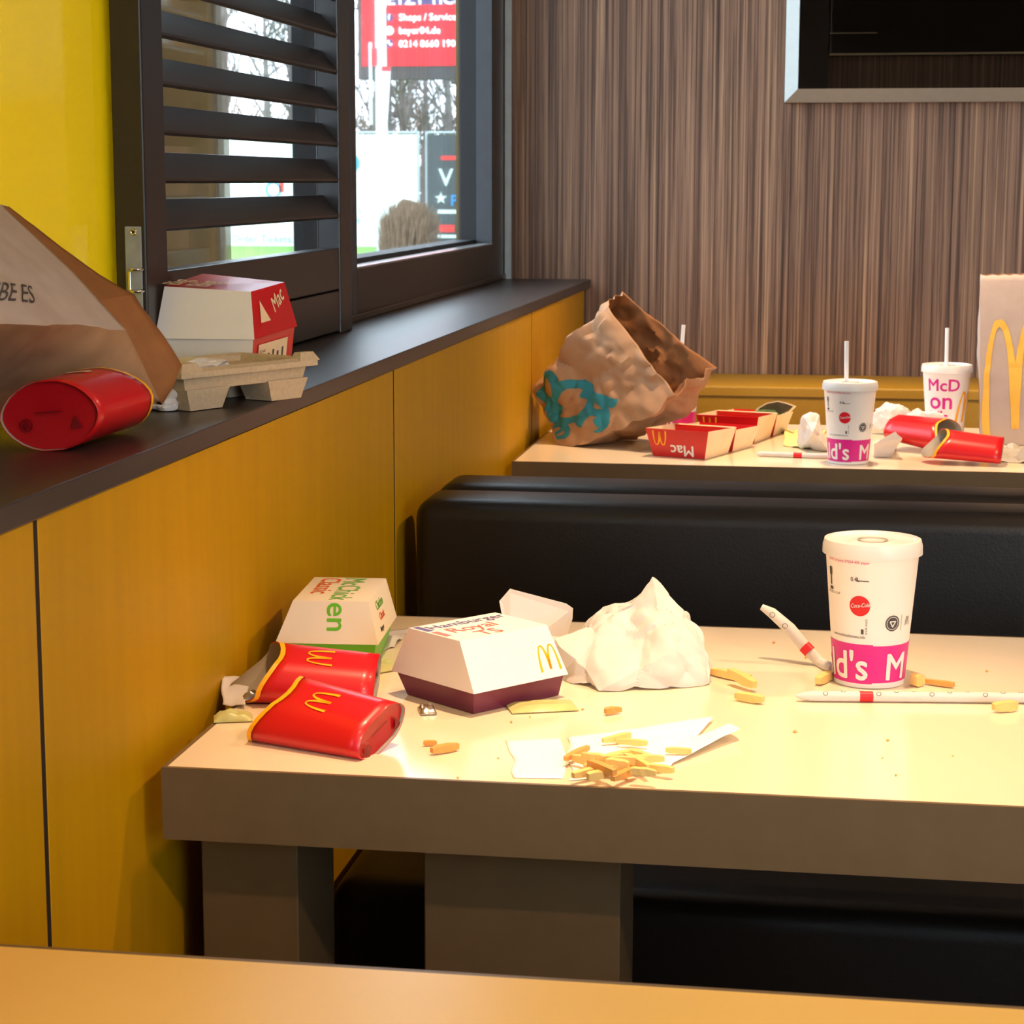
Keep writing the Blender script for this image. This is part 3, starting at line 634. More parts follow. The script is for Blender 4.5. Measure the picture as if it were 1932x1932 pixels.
# --- fries cartons
def carton(label, mouth, axis, up, Ln=.108, wm=.082, tm=.040, wb=.072, tb=.034, back=.020, scoop=.016, group=None, marks=True, arches=True, patch=False, flat=1.12):
    """mouth = centre of the mouth, axis = mouth -> bottom, up = normal of the front face"""
    mo = Vector(mouth); ax = Vector(axis).normalized(); up = Vector(up); up = (up-ax*up.dot(ax)).normalized(); sd = up.cross(ax)
    zmin = min(mo.z, (mo+ax*Ln).z)-.02
    o = thing('fries_carton', label, 'fries carton', (mo.x, mo.y, TZ if zmin < ZS-.05 else ZS), group)
    N = 28; rows = 9
    def sec(a, w, t_):  # lens with crisp side corners
        x = math.cos(a); y = math.sin(a); return (x*w/2, min(1., flat*abs(y)**1.15)*(1 if y >= 0 else -1)*t_/2)
    def pos(i, k, grow=0.):
        a = 2*math.pi*i/N; q = k/(rows-1)
        x, y = sec(a, 1, 1)
        # front (y>0) rim is scooped, back rim is taller and rounded
        if math.sin(a) >= 0: st = scoop*(1-(2*x)**2)
        else: st = -back*(1-(2*x)**2)*1.0
        l_ = st+(Ln-st)*q
        w = wm+(wb-wm)*max(0, l_/Ln); t_ = tm+(tb-tm)*max(0, l_/Ln)
        x, y = sec(a, w+grow, t_+grow)
        if l_ < 0: y *= 1
        return mo+ax*l_+sd*x+up*y
    v = [pos(i, k) for k in range(rows) for i in range(N)]
    f = [(k*N+i, k*N+(i+1) % N, (k+1)*N+(i+1) % N, (k+1)*N+i) for k in range(rows-1) for i in range(N)]
    body = mk('body', v, f, [M_red, M_inner], o)
    md = body.modifiers.new('card', 'SOLIDIFY'); md.thickness = .0006; md.offset = -1; md.material_offset = 1; md.use_rim = True
    bm = bmesh.new(); bm.from_mesh(body.data); bmesh.ops.recalc_face_normals(bm, faces=bm.faces[:]); bm.to_mesh(body.data); bm.free()
    shade_auto(body, 38)
    # yellow rim line
    rv = []
    for i in range(N):
        p, q = pos(i, 0, .0012), pos(i, 1, .0012); d = (q-p).normalized(); rv += [p, p+d*.0042]
    rim = mk('rim_line', rv, [(2*i, (2*i+2) % (2*N), (2*i+3) % (2*N), 2*i+1) for i in range(N)], M_gold, o)
    # recessed bottom
    bot = [mo+ax*(Ln-.003)+sd*sec(2*math.pi*i/N, wb-.002, tb-.002)[0]+up*sec(2*math.pi*i/N, wb-.002, tb-.002)[1] for i in range(N)]
    cen = mo+ax*(Ln-.006)
    bt = mk('bottom', bot+[cen], [(i, (i+1) % N, N) for i in range(N)], mat('red_card_base', (176, 8, 24), .35, .05, 25, coat=.3), o)
    if marks:
        fb = plane_fn(mo+ax*(Ln-.0018), sd, up, .0006) if True else None
        fb = (lambda a, b: mo+ax*(Ln-.0015)+sd*a+up*b)
        decal('recycling_mark', disc2d(.0052, 18, .0040, -.020, -.006), fb, M_dred, bt); decal('recycling_mark', disc2d(.0026, 14, 0, -.020, -.006), fb, M_dred, bt)
        decal('recycling_mark', ([(.016, -.011), (.026, -.011), (.021, -.001)], [(0, 1, 2)]), fb, M_dred, bt)
        decal('print_line', rect2d(-.012, .002, .010, .0034), fb, M_dred, bt)
    def ffn(a, b):  # on the front face: a along the axis from the mouth, b across
        w = wm+(wb-wm)*a/Ln; t_ = tm+(tb-tm)*a/Ln; x = max(-.98, min(.98, 2*b/w)); ang = math.acos(x)
        return mo+ax*a+sd*b+up*(min(1., flat*math.sin(ang)**1.15)*t_/2+.0007)
    if arches: decal('arches', [[(-y, x) for x, y in arches2d(.024, .022)[0]], arches2d(.024, .022)[1]], lambda a, b: ffn(a+.062, b-.012), M_gold, body, .004)
    if patch: decal('label_patch', rect2d(.040, -.014, .050, .012), ffn, M_label, body, .004)
    return o
A0, A1 = Vector((-.4430, 1.5755, TZ+.0215)), Vector((-.343, 1.5330, TZ+.0175))
carton('red fries carton lying on its back, in front of another carton and a white napkin', A0, A1-A0, (-.05, -.42, 1), .106, .078, .038, .066, .030)
B0, B1 = Vector((-.4860, 1.6880, TZ+.0235)), Vector((-.395, 1.6880, TZ+.0180))
carton('red fries carton lying with its grey inside turned to the yellow wall', B0, Vector((.1, .012, -.006)), (0, -.35, 1), .100, .074, .040, .064, .032, back=.030)
C1 = Vector((-.5965, 1.498, ZS+.0275)); C0 = C1+Vector((.006, .104, .002))
carton('red fries carton on the window sill with its closed bottom end outward', C0, C1-C0, (-.10, 0, 1), .104, .086, .054, .082, .054, back=.02, arches=False, patch=True, flat=1.02)
D0 = at(1792, 824, y=3.45); D0.z = max(D0.z, TZ+.026)
carton('red fries carton with open grey mouth behind the cup with the straw', D0, (-.088, .052, .008), (.2, -.35, 1), .104, .080, .050, .070, .036, back=.028, marks=False, arches=False)
E0 = at(1766, 836, y=3.335); E0.z = max(E0.z, TZ+.021)
carton('red fries carton lying next to the tall paper bag', E0, (.1, -.012, -.008), (.05, -.45, 1), .104, .070, .036, .064, .030, back=.022, marks=False, arches=False)
G0 = at(1945, 852, y=3.37); G0.z = TZ+.02
carton('red fries carton at the foot of the tall paper bag', G0, (.1, .01, -.005), (0, -.4, 1), .10, .07, .034, .064, .03, marks=False, arches=False)
# --- cups
def cup(label, c, spin=0., straw=None, face=None, loc='a', scale=1.):
    cx, cy = c; o = thing('paper_cup', label, 'cup', (cx, cy, TZ))
    rb, rt, hb, ht = .0315, .0415, .004, .1235
    def R(z): return rb+(rt-rb)*(z-hb)/(ht-hb)
    body = lathe('body', [(.0, .010), (rb-.002, .010), (rb-.002, .0005), (rb, .0005), (rb, hb), (rt, ht), (rt+.001, ht+.001)], (cx, cy, TZ), [M_white], o, 64)
    lidp = [(rt-.001, ht-.006), (rt+.0026, ht-.006), (rt+.0024, ht+.0012), (rt+.0010, ht+.0066), (rt-.0022, ht+.0072), (rt-.0030, ht+.0052), (rt-.006, ht+.0036), (.020, ht+.0040), (.0175, ht+.0052), (.0150, ht+.0048), (.0, ht+.0044)]
    lid = lathe('lid', lidp, (cx, cy, TZ), [M_lid], o, 64)
    decal('straw_port', disc2d(.0135, 26, .0115), lambda a, b: Vector((cx+a, cy+b, TZ+ht+.0056)), M_inner, lid)
    base_ang = math.atan2(-cy, -cx)+spin
    def fn(a, z, lift=.0003):  # a = arc length to the right of the side turned to the room
        an = base_ang+a/.037; rr = R(z)+lift
        return Vector((cx+rr*math.cos(an), cy+rr*math.sin(an), TZ+z))
    if straw:
        tube('straw', [(cx+straw[0], cy+straw[1], TZ+.03), (cx+straw[2], cy+straw[3], TZ+straw[4])], .0034, M_white, o, 12)
    return o, body, lid, fn
def side_print(body, fn):
    """the nutrition side: magenta band, red disc, small marks"""
    dg = math.radians
    A = lambda d_: dg(d_)*.037
    decal('colour_band', rect2d(A(-170), .0045, A(5), .0405), fn, M_mag, body, .006); decal('colour_band', rect2d(A(5), .0055, A(170), .0395), fn, M_mag, body, .006)
    up = lambda a, z: fn(a, z, .0006)
    txt(body, 'ald\'s', up, A(-97), .0085, .036, M_white, .03, maxe=.004); txt(body, 'M', up, A(24), .0085, .034, M_white, .03, maxe=.004)
    decal('red_disc', move2d(disc2d(.0092), A(-15), .0755), fn, M_cocar, body, .004)
    txt(body, 'Coca-Cola', up, A(-15)-.0080, .0735, .0052, M_white, .01, .12, .3, maxe=.004, sx=.75)
    txt(body, '0.4L', fn, A(-27), .0975, .0056, M_ink, .01, maxe=.004, sx=.8); decal('fill_line', rect2d(A(-19), .0978, A(-3), .0985), fn, M_ink, body, .004)
    txt(body, 'www.mcdonaldsmenu.info', fn, A(-62), .0460, .0042, M_ink, .0, maxe=.004, sx=.80)
    txt(body, '2018 Company 07204-400 paper', fn, A(-66), .1135, .0034, M_mag, .0, maxe=.004, sx=.9)
    decal('roundel', move2d(disc2d(.0072, 28, .0060), A(32), .0600), fn, M_ink, body, .004)
    decal('roundel', move2d(disc2d(.0054, 24), A(32), .0600), fn, M_ink, body, .004)
    tri = merge2d(*[move2d(rect2d(-.0030, -.0005, .0030, .0005), A(32)+.0016*math.cos(x+1.57), .0600+.0016*math.sin(x+1.57), x) for x in (0, 2.094, 4.189)])
    decal('roundel_mark', tri, up, M_white, body, .004)
    decal('small_arches', move2d(arches2d(.006, .008), A(56), .0565), fn, M_ink, body, .004); decal('divider', rect2d(A(47), .053, A(47)+.0004, .067), fn, M_ink, body)
    for i_, (x, z, w, h) in enumerate(((-63, .100, .004, .007), (-63, .091, .0022, .009), (-63, .0865, .005, .003))): decal('trophy_mark', move2d(disc2d(1., 14), 0, 0) if False else rect2d(A(x)-w/2, z, A(x)+w/2, z+h), fn, M_ink, body, .004)
    txt(body, 'WORLD CUP', fn, A(-72), .0835, .0030, M_ink, 0., maxe=.004)
    decal('pictogram', rect2d(A(-13), .0500, A(-9), .0545), fn, M_ink, body); txt(body, 'trink mich', fn, A(-4), .0500, .0034, M_ink, 0., math.pi/2, maxe=.004)
def name_print(body, fn):
    dg = math.radians; A = lambda d_: dg(d_)*.037
    for s_, z, sz, x in (('McD', .0870, .0290, -52), ('on', .0560, .0410, -47), ("ald's", .0330, .0270, -64)): txt(body, s_, fn, A(x), z, sz, M_mag, .03, maxe=.004)
    decal('arches', move2d(arches2d(.034, .055, .18), A(28), .030, -.12), fn, M_gold, body, .004)
o, body, lid, fn = cup('white lidded paper cup without a straw, magenta band around its foot', (.034, 1.8365)); side_print(body, fn)
o, body, lid, fn = cup('white lidded paper cup with straw and magenta band around its foot', (.0190, 3.315), math.radians(4), (-.004, .01, -.0075, .012, .1925)); side_print(body, fn)
o, body, lid, fn = cup('white lidded paper cup with straw and large magenta lettering', (.186, 3.655), math.radians(0), (.0, .0, -.002, .0, .193)); name_print(body, fn)
o, body, lid, fn = cup('lidded paper cup with straw hidden behind the crumpled brown bag', (-.283, 3.665), math.radians(-75), (.0, .0, .010, .0, .192)); side_print(body, fn)
# ================================================================== PAPER BAGS
def ridge(p, sc, seed):
    d = noise.voronoi(Vector(p)*sc+Vector((seed, seed*1.7, seed*.3)))[0]
    return (d[1]-d[0])
class Bag:
    def __init__(s, rb, rm, rt, nseg, nv, amp, sc, seed, zmin):
        s.r = [[Vector(p) for p in q] for q in (rb, rm, rt)]; s.n = len(rb); s.nseg = nseg; s.nv = nv; s.amp = amp; s.sc = sc; s.seed = seed; s.zmin = zmin
    def base(s, c, v):  # c in [0,n): corner index + fraction
        c %= s.n; i = int(c); a = c-i; j = (i+1) % s.n
        P = [q[i].lerp(q[j], a) for q in s.r]
        return P[0]*((1-v)*(1-2*v))+P[1]*(4*v*(1-v))+P[2]*(v*(2*v-1))
    def centre(s, v):
        C = [sum(q, Vector())/s.n for q in s.r]; return C[0]*((1-v)*(1-2*v))+C[1]*(4*v*(1-v))+C[2]*(v*(2*v-1))
    def pos(s, c, v, lift=0.):
        p = s.base(c, v); out = (p-s.centre(v)); out = out.normalized() if out.length > 1e-6 else Vector((0, 0, 1))
        d = s.amp*(ridge(p, s.sc, s.seed)-.35)+s.amp*.8*noise.noise(p*s.sc*.9+Vector((s.seed, 0, 0)))+s.amp*.5*(ridge(p, s.sc*2.3, s.seed+4)-.3)
        p = p+out*(d+lift)
        if p.z < s.zmin: p.z = s.zmin+lift*.2
        return p
    def build(s, name, mats, parent, closed=True, topfn=None, segmat=None):
        N = s.n*s.nseg; v, f, fm = [], [], []
        for k in range(s.nv+1):
            for i in range(N):
                vv = k/s.nv
                if topfn: vv = vv*topfn(i/s.nseg)
                v.append(s.pos(i/s.nseg, vv))
        for k in range(s.nv):
            for i in range(N):
                f.append((k*N+i, k*N+(i+1) % N, (k+1)*N+(i+1) % N, (k+1)*N+i))
        if closed:
            v.append(sum((v[i] for i in range(N)), Vector())/N); f += [((i+1) % N, i, len(v)-1) for i in range(N)]
        o = mk(name, v, f, mats, parent, fm=[segmat((q[0] % N)/s.nseg) if segmat and len(q) == 4 else 0 for q in f])
        bm = bmesh.new(); bm.from_mesh(o.data); bmesh.ops.recalc_face_normals(bm, faces=bm.faces[:]); bm.to_mesh(o.data); bm.free()
        md = o.modifiers.new('paper', 'SOLIDIFY'); md.thickness = .0005; md.offset = -1; md.material_offset = 1 if len(mats) > 1 else 0; md.material_offset_rim = 0
        shade_auto(o, 28); return o
# crumpled brown bag on the far table
rb = [at(980, 742, y=3.52), at(1052, 845, y=3.45), at(1138, 836, y=3.56), at(1016, 704, y=3.64)]
rm = [at(1062, 652, y=3.47), at(1172, 812, y=3.40), at(1268, 800, y=3.52), at(1110, 628, y=3.62)]
rt = [at(1142, 573, y=3.47), at(1272, 742, y=3.39), at(1349, 692, y=3.51), at(1174, 549, y=3.60)]
for p_ in rb+rm: p_.x = max(p_.x, -.518)
t = thing('paper_bag', 'crumpled brown paper bag with teal print lying open on its side', 'paper bag', (-.37, 3.5, TZ))
bagB = Bag(rb, rm, rt, 28, 64, .017, 15, 3.3, TZ+.001)
bo = bagB.build('bag_body', [M_kraft, M_kraftin], t)
LB = (rt[1]-rt[0]).length
def bfn(a, b): return bagB.pos(min(.97, max(.02, a)), min(.98, max(.02, b)), .0012)
for s_, a, b, sz, rot in (('d', .02, .30, .62, -1.35), ('O', .16, .36, .66, -1.0), ('r', .42, .46, .78, -1.0), ('c', .62, .40, .55, -1.0), ('n', .30, .10, .52, -1.2), ('e', .62, .12, .46, -1.2)):
    sh_ = text2d(s_, sz, .10); decal('teal_letter', move2d(sh_, a, b, rot), bfn, M_teal, bo, .025)
# brown bag on the sill
rt = [at(10, 393, y=1.655), at(137, 512, y=1.645), at(240, 625, y=1.655), at(306, 766, y=1.715), at(344, 690, y=1.745), at(262, 558, y=1.735), at(113, 465, y=1.715), at(16, 390, y=1.695)]
rb = [Vector(p) for p in ((-.655, 1.24, 1.13), (-.625, 1.24, 1.10), (-.605, 1.24, 1.055), (-.65, 1.24, .992), (-.695, 1.24, .992), (-.703, 1.24, 1.04), (-.703, 1.24, 1.09), (-.69, 1.24, 1.13))]
rm = [a.lerp(b, .5)+Vector((0, 0, .012)) for a, b in zip(rb, rt)]
rm[2] = Vector((-.606, 1.45, 1.088)); rm[3] = Vector((-.690, 1.47, 1.03)); rm[4] = Vector((-.70, 1.50, .99)); rm[0].z += .004; rb[2] = Vector((-.60, 1.24, 1.09)); rb[3].x = -.68
for q_ in (rm, rt):
    for p_ in q_: p_.x = min(max(p_.x, -.7045), -.56)
t = thing('paper_bag', 'brown paper bag with lettering lying open on the window sill', 'paper bag', (-.65, 1.5, ZS))
bagA = Bag(rb, rm, rt, 10, 60, .0075, 15, 9.1, ZS+.001)
ba = bagA.build('bag_body', [M_beige, M_kraftin, M_kraft, M_kraftin], t, segmat=lambda c: 2 if 1.95 < c < 4 else 0)
def proj(P):
    d = P-CAM; w = d.dot(_f); return 966+FPX*d.dot(_r)/w, 966-FPX*d.dot(_u)/w
def locate(bag, u, v, c0, c1):
    best = None
    for i in range(41):
        for j in range(101):
            c, t_ = c0+(c1-c0)*i/40, j/100
            p = proj(bag.base(c, t_)); e = (p[0]-u)**2+(p[1]-v)**2
            if best is None or e < best[0]: best = (e, c, t_)
    return best[1], best[2]
la_, lb2, lc_ = locate(bagA, 4, 560, .05, 1.9), locate(bagA, 55, 568, .05, 1.9), locate(bagA, 8, 530, .05, 1.9)
du = ((lb2[0]-la_[0])/51, (lb2[1]-la_[1])/51); dv = ((lc_[0]-la_[0])/30, (lc_[1]-la_[1])/30)
def tfn(a, b): return bagA.pos(min(1.98, max(.02, la_[0]+du[0]*a+dv[0]*b)), min(.99, max(0., la_[1]+du[1]*a+dv[1]*b)), .0010)
sh_ = text2d('LIEBE ES', 44, .0, -.1); wd_ = max(x for x, y in sh_[0]); sh_ = ([((x-wd_)*.62+57, y-4) for x, y in sh_[0]], sh_[1])
decal('lettering', sh_, tfn, M_ink, ba, 8.)
# tall pale bag on the far table
a0, a1 = at(1853, 838, y=3.60), at(1846, 780, y=3.60)
xb0, xt0 = a0.x, at(1851, 522, y=3.60).x
ztop = at(1890, 519, y=3.60).z
rb = [(xb0, 3.58, TZ+.001), (xb0+.125, 3.57, TZ+.001), (xb0+.125, 3.65, TZ+.001), (xb0, 3.66, TZ+.001)]
rt = [(xt0, 3.60, ztop), (xt0+.130, 3.59, ztop+.004), (xt0+.128, 3.625, ztop+.004), (xt0, 3.635, ztop)]
rm = [(xb0-.012, 3.575, .895), (xb0+.130, 3.565, .895), (xb0+.130, 3.652, .895), (xb0-.010, 3.66, .895)]
t = thing('paper_bag', 'tall pale paper bag with golden arches standing upright', 'paper bag', (xb0+.06, 3.61, TZ))
bagC = Bag(rb, rm, rt, 14, 30, .0035, 12, 5.5, TZ+.0008)
bc_ = bagC.build('bag_body', [M_beige, M_kraftin], t, topfn=lambda c: 1-.006*((int(c*14) % 2)))
decal('arches', arches2d(1., 1., .13), lambda a, b: bagC.pos(.02+.80*a, .05+.67*b, .0010), mat('faded_gold_print', (238, 186, 70), .6), bc_, .05)
# ================================================================== LOOSE PAPER
def sheet(name, label, cat, quad, n=22, amp=.006, sc=22, seed=1., z=TZ, mt=None, lifts=(0, 0, 0, 0), group=None, thick=.0003, clampz=True):
    Q = [Vector(q) for q in quad]; v, f = [], []
    for j in range(n+1):
        for i in range(n+1):
            a, b = i/n, j/n
            w = ((1-a)*(1-b), a*(1-b), a*b, (1-a)*b)
            p = sum((q*k for q, k in zip(Q, w)), Vector()); l_ = sum(k*h for k, h in zip(w, lifts))
            e = .012*noise.noise(p*30+Vector((seed, 3, 1)))
            h = amp*max(0, (1.1*ridge(p, sc, seed)+.6*noise.noise(p*sc*.7+Vector((seed, 0, 0)))))
            p = p+Vector((e*.3, e*.25, h+l_))
            if clampz: p.z = max(p.z, z+.0006)
            v.append(p)
    f = [(j*(n+1)+i, j*(n+1)+i+1, (j+1)*(n+1)+i+1, (j+1)*(n+1)+i) for j in range(n) for i in range(n)]
    c = sum(Q, Vector())/4
    o = mk(name, v, f, mt or M_napk, None, origin=(c.x, c.y, z))
    md = o.modifiers.new('paper', 'SOLIDIFY'); md.thickness = thick; md.offset = 1
    shade_auto(o, 30); tag(o, label, cat, group); return o
def wad(name, label, cat, c, rad, seed, z, peaks=(), mt=None, flat=.0, nfac=30, group=None, sub=5):
    """crumpled ball: random facets + folds, resting on z"""
    rnd = random.Random(seed); pl = []
    for i in range(nfac):
        d = Vector((rnd.gauss(0, 1), rnd.gauss(0, 1), rnd.gauss(0, 1))).normalized(); pl.append((d, rnd.uniform(.66, .92)))
    bm = bmesh.new(); bmesh.ops.create_icosphere(bm, subdivisions=sub, radius=1)
    for v in bm.verts:
        d = v.co.normalized(); r = min(h/max(.08, n_.dot(d)) for n_, h in pl if n_.dot(d) > .05); r = min(r, 1.12)
        r *= 1-.20*max(0, .5-ridge(d*1.0, 2.2, seed))-.12*max(0, .35-ridge(d, 4.5, seed+5))
        for (pd, hgt, wd) in peaks:
            k = d.dot(Vector(pd).normalized()); r += hgt*max(0, (k-wd)/(1-wd))**1.3
        p = Vector((c[0]+d.x*r*rad[0], c[1]+d.y*r*rad[1], z+rad[2]*(.86+d.z*r))); p.z = max(p.z, z+.0006); v.co = p
    o = from_bm(name, bm, mt or M_napk, None, origin=(c[0], c[1], z)); shade_auto(o, 24); return tag(o, label, cat, group)
def hull_wad(name, label, cat, pts, z, seed, amp=.006, sc=28, sub=4, notch=()):
    bm = bmesh.new(); [bm.verts.new(p) for p in pts]
    r = bmesh.ops.convex_hull(bm, input=bm.verts[:]); bmesh.ops.delete(bm, geom=[g for g in r['geom_interior'] if isinstance(g, bmesh.types.BMVert)], context='VERTS')
    for k in range(sub):
        bmesh.ops.subdivide_edges(bm, edges=[e for e in bm.edges if e.calc_length() > .004], cuts=1, use_grid_fill=True); bmesh.ops.triangulate(bm, faces=bm.faces[:])
    bm.normal_update(); c = sum((v.co for v in bm.verts), Vector())/len(bm.verts); new = {}
    for v in bm.verts:
        p = v.co; d = amp*2.6*(ridge(p, sc, seed)-.30)+amp*1.1*(ridge(p, sc*2.0, seed+3)-.3)+amp*1.2*noise.noise(p*sc*.8+Vector((seed, 0, 0)))
        for q, rr, dep in notch: d -= dep*max(0, 1-(p-Vector(q)).length/rr)
        n_ = (p-c).normalized()*.6+v.normal*.4
        new[v] = p+n_*d
    for v, p in new.items(): p.z = max(p.z, z+.0006); v.co = p
    o = from_bm(name, bm, M_napk, None, origin=(c.x, c.y, z)); shade_auto(o, 22); return tag(o, label, cat)
pk = [at(1231, 1086, y=1.845), at(1298, 1140, y=1.835), at(1328, 1205, y=1.83), at(1342, 1290, z=TZ+.001), at(1262, 1300, z=TZ+.001), at(1130, 1304, z=TZ+.001), at(1062, 1282, z=TZ+.001), at(1046, 1205, y=1.80), at(1128, 1140, y=1.84),
      at(1180, 1240, y=1.785), at(1275, 1225, y=1.785), Vector((-.20, 1.90, TZ+.001)), Vector((-.12, 1.90, TZ+.001)), Vector((-.19, 1.885, TZ+.05)), Vector((-.13, 1.885, TZ+.05))]
hull_wad('paper_wrapper', 'crumpled white burger wrapper between the white box and the fries', 'wrapper', pk, TZ, 5., .0054, 19, 5, notch=((at(1268, 1140, y=1.80), .025, .012), (at(1185, 1135, y=1.83), .035, .010), (at(1090, 1160, y=1.82), .03, .010), (at(1180, 1200, y=1.80), .03, .010)))
# white carton flap standing behind the box
fl = [at(u, v, y=1.885) for u, v in ((942, 1134), (962, 1111), (1068, 1139), (1081, 1148), (1080, 1168), (1068, 1205))]
zb = TZ+.0008
lowp = [Vector((fl[5].x-.004, 1.872, zb)), Vector((fl[0].x+.012, 1.872, zb)), ]
front = fl+lowp; back = [p+Vector((0, .0008, 0)) for p in front]; nF = len(front)
t = thing('opened_carton', 'blank white carton flap standing behind the white burger box', 'carton', (front[0].x+.03, 1.88, TZ))
mk('flap', front+back, [tuple(range(nF))[::-1], tuple(range(nF, 2*nF))]+[(i, (i+1) % nF, nF+(i+1) % nF, nF+i) for i in range(nF)], M_white, t)
hexa('floor_panel', [lowp[1], lowp[0], lowp[0]+Vector((0, .075, 0)), lowp[1]+Vector((0, .075, 0))], [p+Vector((0, 0, .0008)) for p in (lowp[1], lowp[0], lowp[0]+Vector((0, .075, 0)), lowp[1]+Vector((0, .075, 0)))], M_white, t)
# paper bag of fries and thin napkin at the table edge
fp = sheet('fries_bag', 'flat white paper bag with spilled fries at the front of the table', 'paper bag', [at(1076, 1474, z=TZ), at(1260, 1458, z=TZ), at(1345, 1362, z=TZ), at(1070, 1392, z=TZ)], 26, .003, 26, 2., mt=M_tissue, lifts=(0, .001, .003, 0))
sheet('napkin', 'upturned white paper corner pointing towards the straw', 'napkin', [at(1240, 1455, z=TZ), at(1392, 1398, z=TZ), at(1372, 1384, z=TZ), at(1290, 1400, z=TZ)], 12, .002, 26, 4., mt=M_tissue, lifts=(.001, .009, .008, .001))
sheet('napkin', 'thin flat white napkin beside the bag of spilled fries', 'napkin', [at(975, 1468, z=TZ), at(1064, 1470, z=TZ), at(1060, 1392, z=TZ), at(955, 1398, z=TZ)], 14, .0008, 20, 7., mt=M_tissue, thick=.0001)
sheet('napkin', 'small white napkin scrap at the mouth of the red carton near the wall', 'napkin', [at(424, 1330, z=TZ), at(470, 1338, z=TZ), at(468, 1302, z=TZ), at(420, 1300, z=TZ)], 12, .006, 30, 3., lifts=(0, .002, .008, .012))
sheet('napkin', 'white napkin tip sticking up between the green box and the yellow wall', 'napkin', [at(462, 1236, z=TZ), at(500, 1240, z=TZ), at(506, 1215, z=TZ), at(478, 1215, z=TZ)], 12, .004, 30, 8., lifts=(0, .004, .016, .022))
sheet('napkin', 'crumpled white napkin strip behind the green box', 'napkin', [at(700, 1235, z=TZ), at(748, 1222, z=TZ), at(768, 1190, z=TZ), at(712, 1196, z=TZ)], 14, .010, 34, 6.)
# sachets
def sachet(label, px, ang, w, h, mt, bul=.004, z=TZ, group=None, tear=False):
    c = at(*px, z=z); k, s_ = math.cos(ang), math.sin(ang); n = 12; v = []
    for sg in (1, -1):
        for j in range(n+1):
            for i in range(n+1):
                a, b = i/n*2-1, j/n*2-1
                hh = bul*max(0, (1-abs(a)**4)*(1-abs(b)**6))*(.7+.5*noise.noise(Vector((a*2, b*2, px[0]))))
                x, y = a*w/2, b*h/2
                if tear and b > .3: x += .004*noise.noise(Vector((a*4, 1, 1)))
                v.append(Vector((c.x+k*x-s_*y, c.y+s_*x+k*y, z+.0016+2*hh)) if sg > 0 else Vector((c.x+k*x-s_*y, c.y+s_*x+k*y, z+.0008)))
    m_ = (n+1)**2
    f = [(j*(n+1)+i, j*(n+1)+i+1, (j+1)*(n+1)+i+1, (j+1)*(n+1)+i) for j in range(n) for i in range(n)]
    f += [tuple(m_+q for q in x)[::-1] for x in f]
    ed = [(i, i+1) for i in range(n)]+[(n+j*(n+1), n+(j+1)*(n+1)) for j in range(n)]+[(m_-1-i, m_-2-i) for i in range(n)]+[((n-j)*(n+1), (n-j-1)*(n+1)) for j in range(n)]
    f += [(a, b, b+m_, a+m_)[::-1] for a, b in ed]
    o = mk('sauce_sachet', v, f, mt, None, origin=(c.x, c.y, z)); shade_auto(o, 35); return tag(o, label, 'sachet', group)
sachet('pale sauce sachet peeking out under the front red carton', (440, 1358), .3, .032, .022, M_sachet)
sachet('torn sauce sachet scrap beside the plum base of the box', (806, 1344), 1.9, .022, .014, M_foil, .003, tear=True)
sachet('flat pale sauce sachet under the edge of the white burger box', (1022, 1336), .35, .058, .034, M_sachet, .002)
sachet('pale sauce sachet behind the red carton by the green box', (722, 1262), .8, .046, .030, M_sachet, .003)
sachet('silver sachet corner at the mouth of the red cartons', (482, 1324), .4, .024, .012, M_foil, .005)
# straws
def ringmark(parent, p, q, r, mt, name='red_mark'):
    return tube(name, [p, q], r, mt, parent, 12, cap=False)
p, q = at(1502, 1313, z=TZ+.0048), at(2060, 1318, z=TZ+.0048)
t = thing('wrapped_straw', 'long straw in printed paper sleeve lying across the table before the cup', 'straw', (p.x, p.y, TZ))
sl = tube('sleeve', [p, p.lerp(q, .02), p.lerp(q, .05), q], [.0012, .0030, .0046, .0046], M_napk, t, 12)
d = (q-p).normalized(); ringmark(sl, p.lerp(q, .215), p.lerp(q, .26), .00475, M_cocar)
for k in range(14):
    x = .10+k*.06; r_ = .0049; cpt = p.lerp(q, x)
    an = (1.2, 1.9, 2.3)[k % 3]
    decal('squiggle', disc2d(.0022, 12, .0017), lambda a, b: cpt+d*a+Vector((0, -math.cos(an+b/r_-.4), 0))*r_+Vector((0, 0, math.sin(an+b/r_-.4)))*r_, M_ink, sl)
pts = [at(1437, 1145, y=1.905), at(1456, 1156, y=1.903), at(1490, 1186, y=1.898), at(1520, 1222, y=1.893), at(1548, 1250, y=1.888), at(1572, 1262, z=TZ+.006)]
t = thing('straw_sleeve', 'bent empty straw sleeve rising from the table beside the cup', 'straw', (pts[-1].x, pts[-1].y, TZ))
sl = tube('sleeve', pts, [.0030, .0050, .0058, .0056, .0050, .0046], M_napk, t, 12)
ringmark(sl, pts[3].lerp(pts[4], -.10), pts[3].lerp(pts[4], .28), .0060, M_cocar)
d2 = (pts[2]-pts[1]).normalized(); sd2 = d2.cross(Vector((0, -1, 0))).normalized()
for f_ in (.05, .75): cpt = pts[1].lerp(pts[2], f_); decal('squiggle', disc2d(.0026, 12, .0021), lambda a, b: cpt+Vector((a, -.0062, b)), M_ink, sl)
p, q = at(1428, 856, z=TZ+.0045), at(1562, 861, z=TZ+.0045)
t = thing('wrapped_straw', 'wrapped straw with red mark lying between the opened red boxes and the strawed cup', 'straw', (p.x, p.y, TZ))
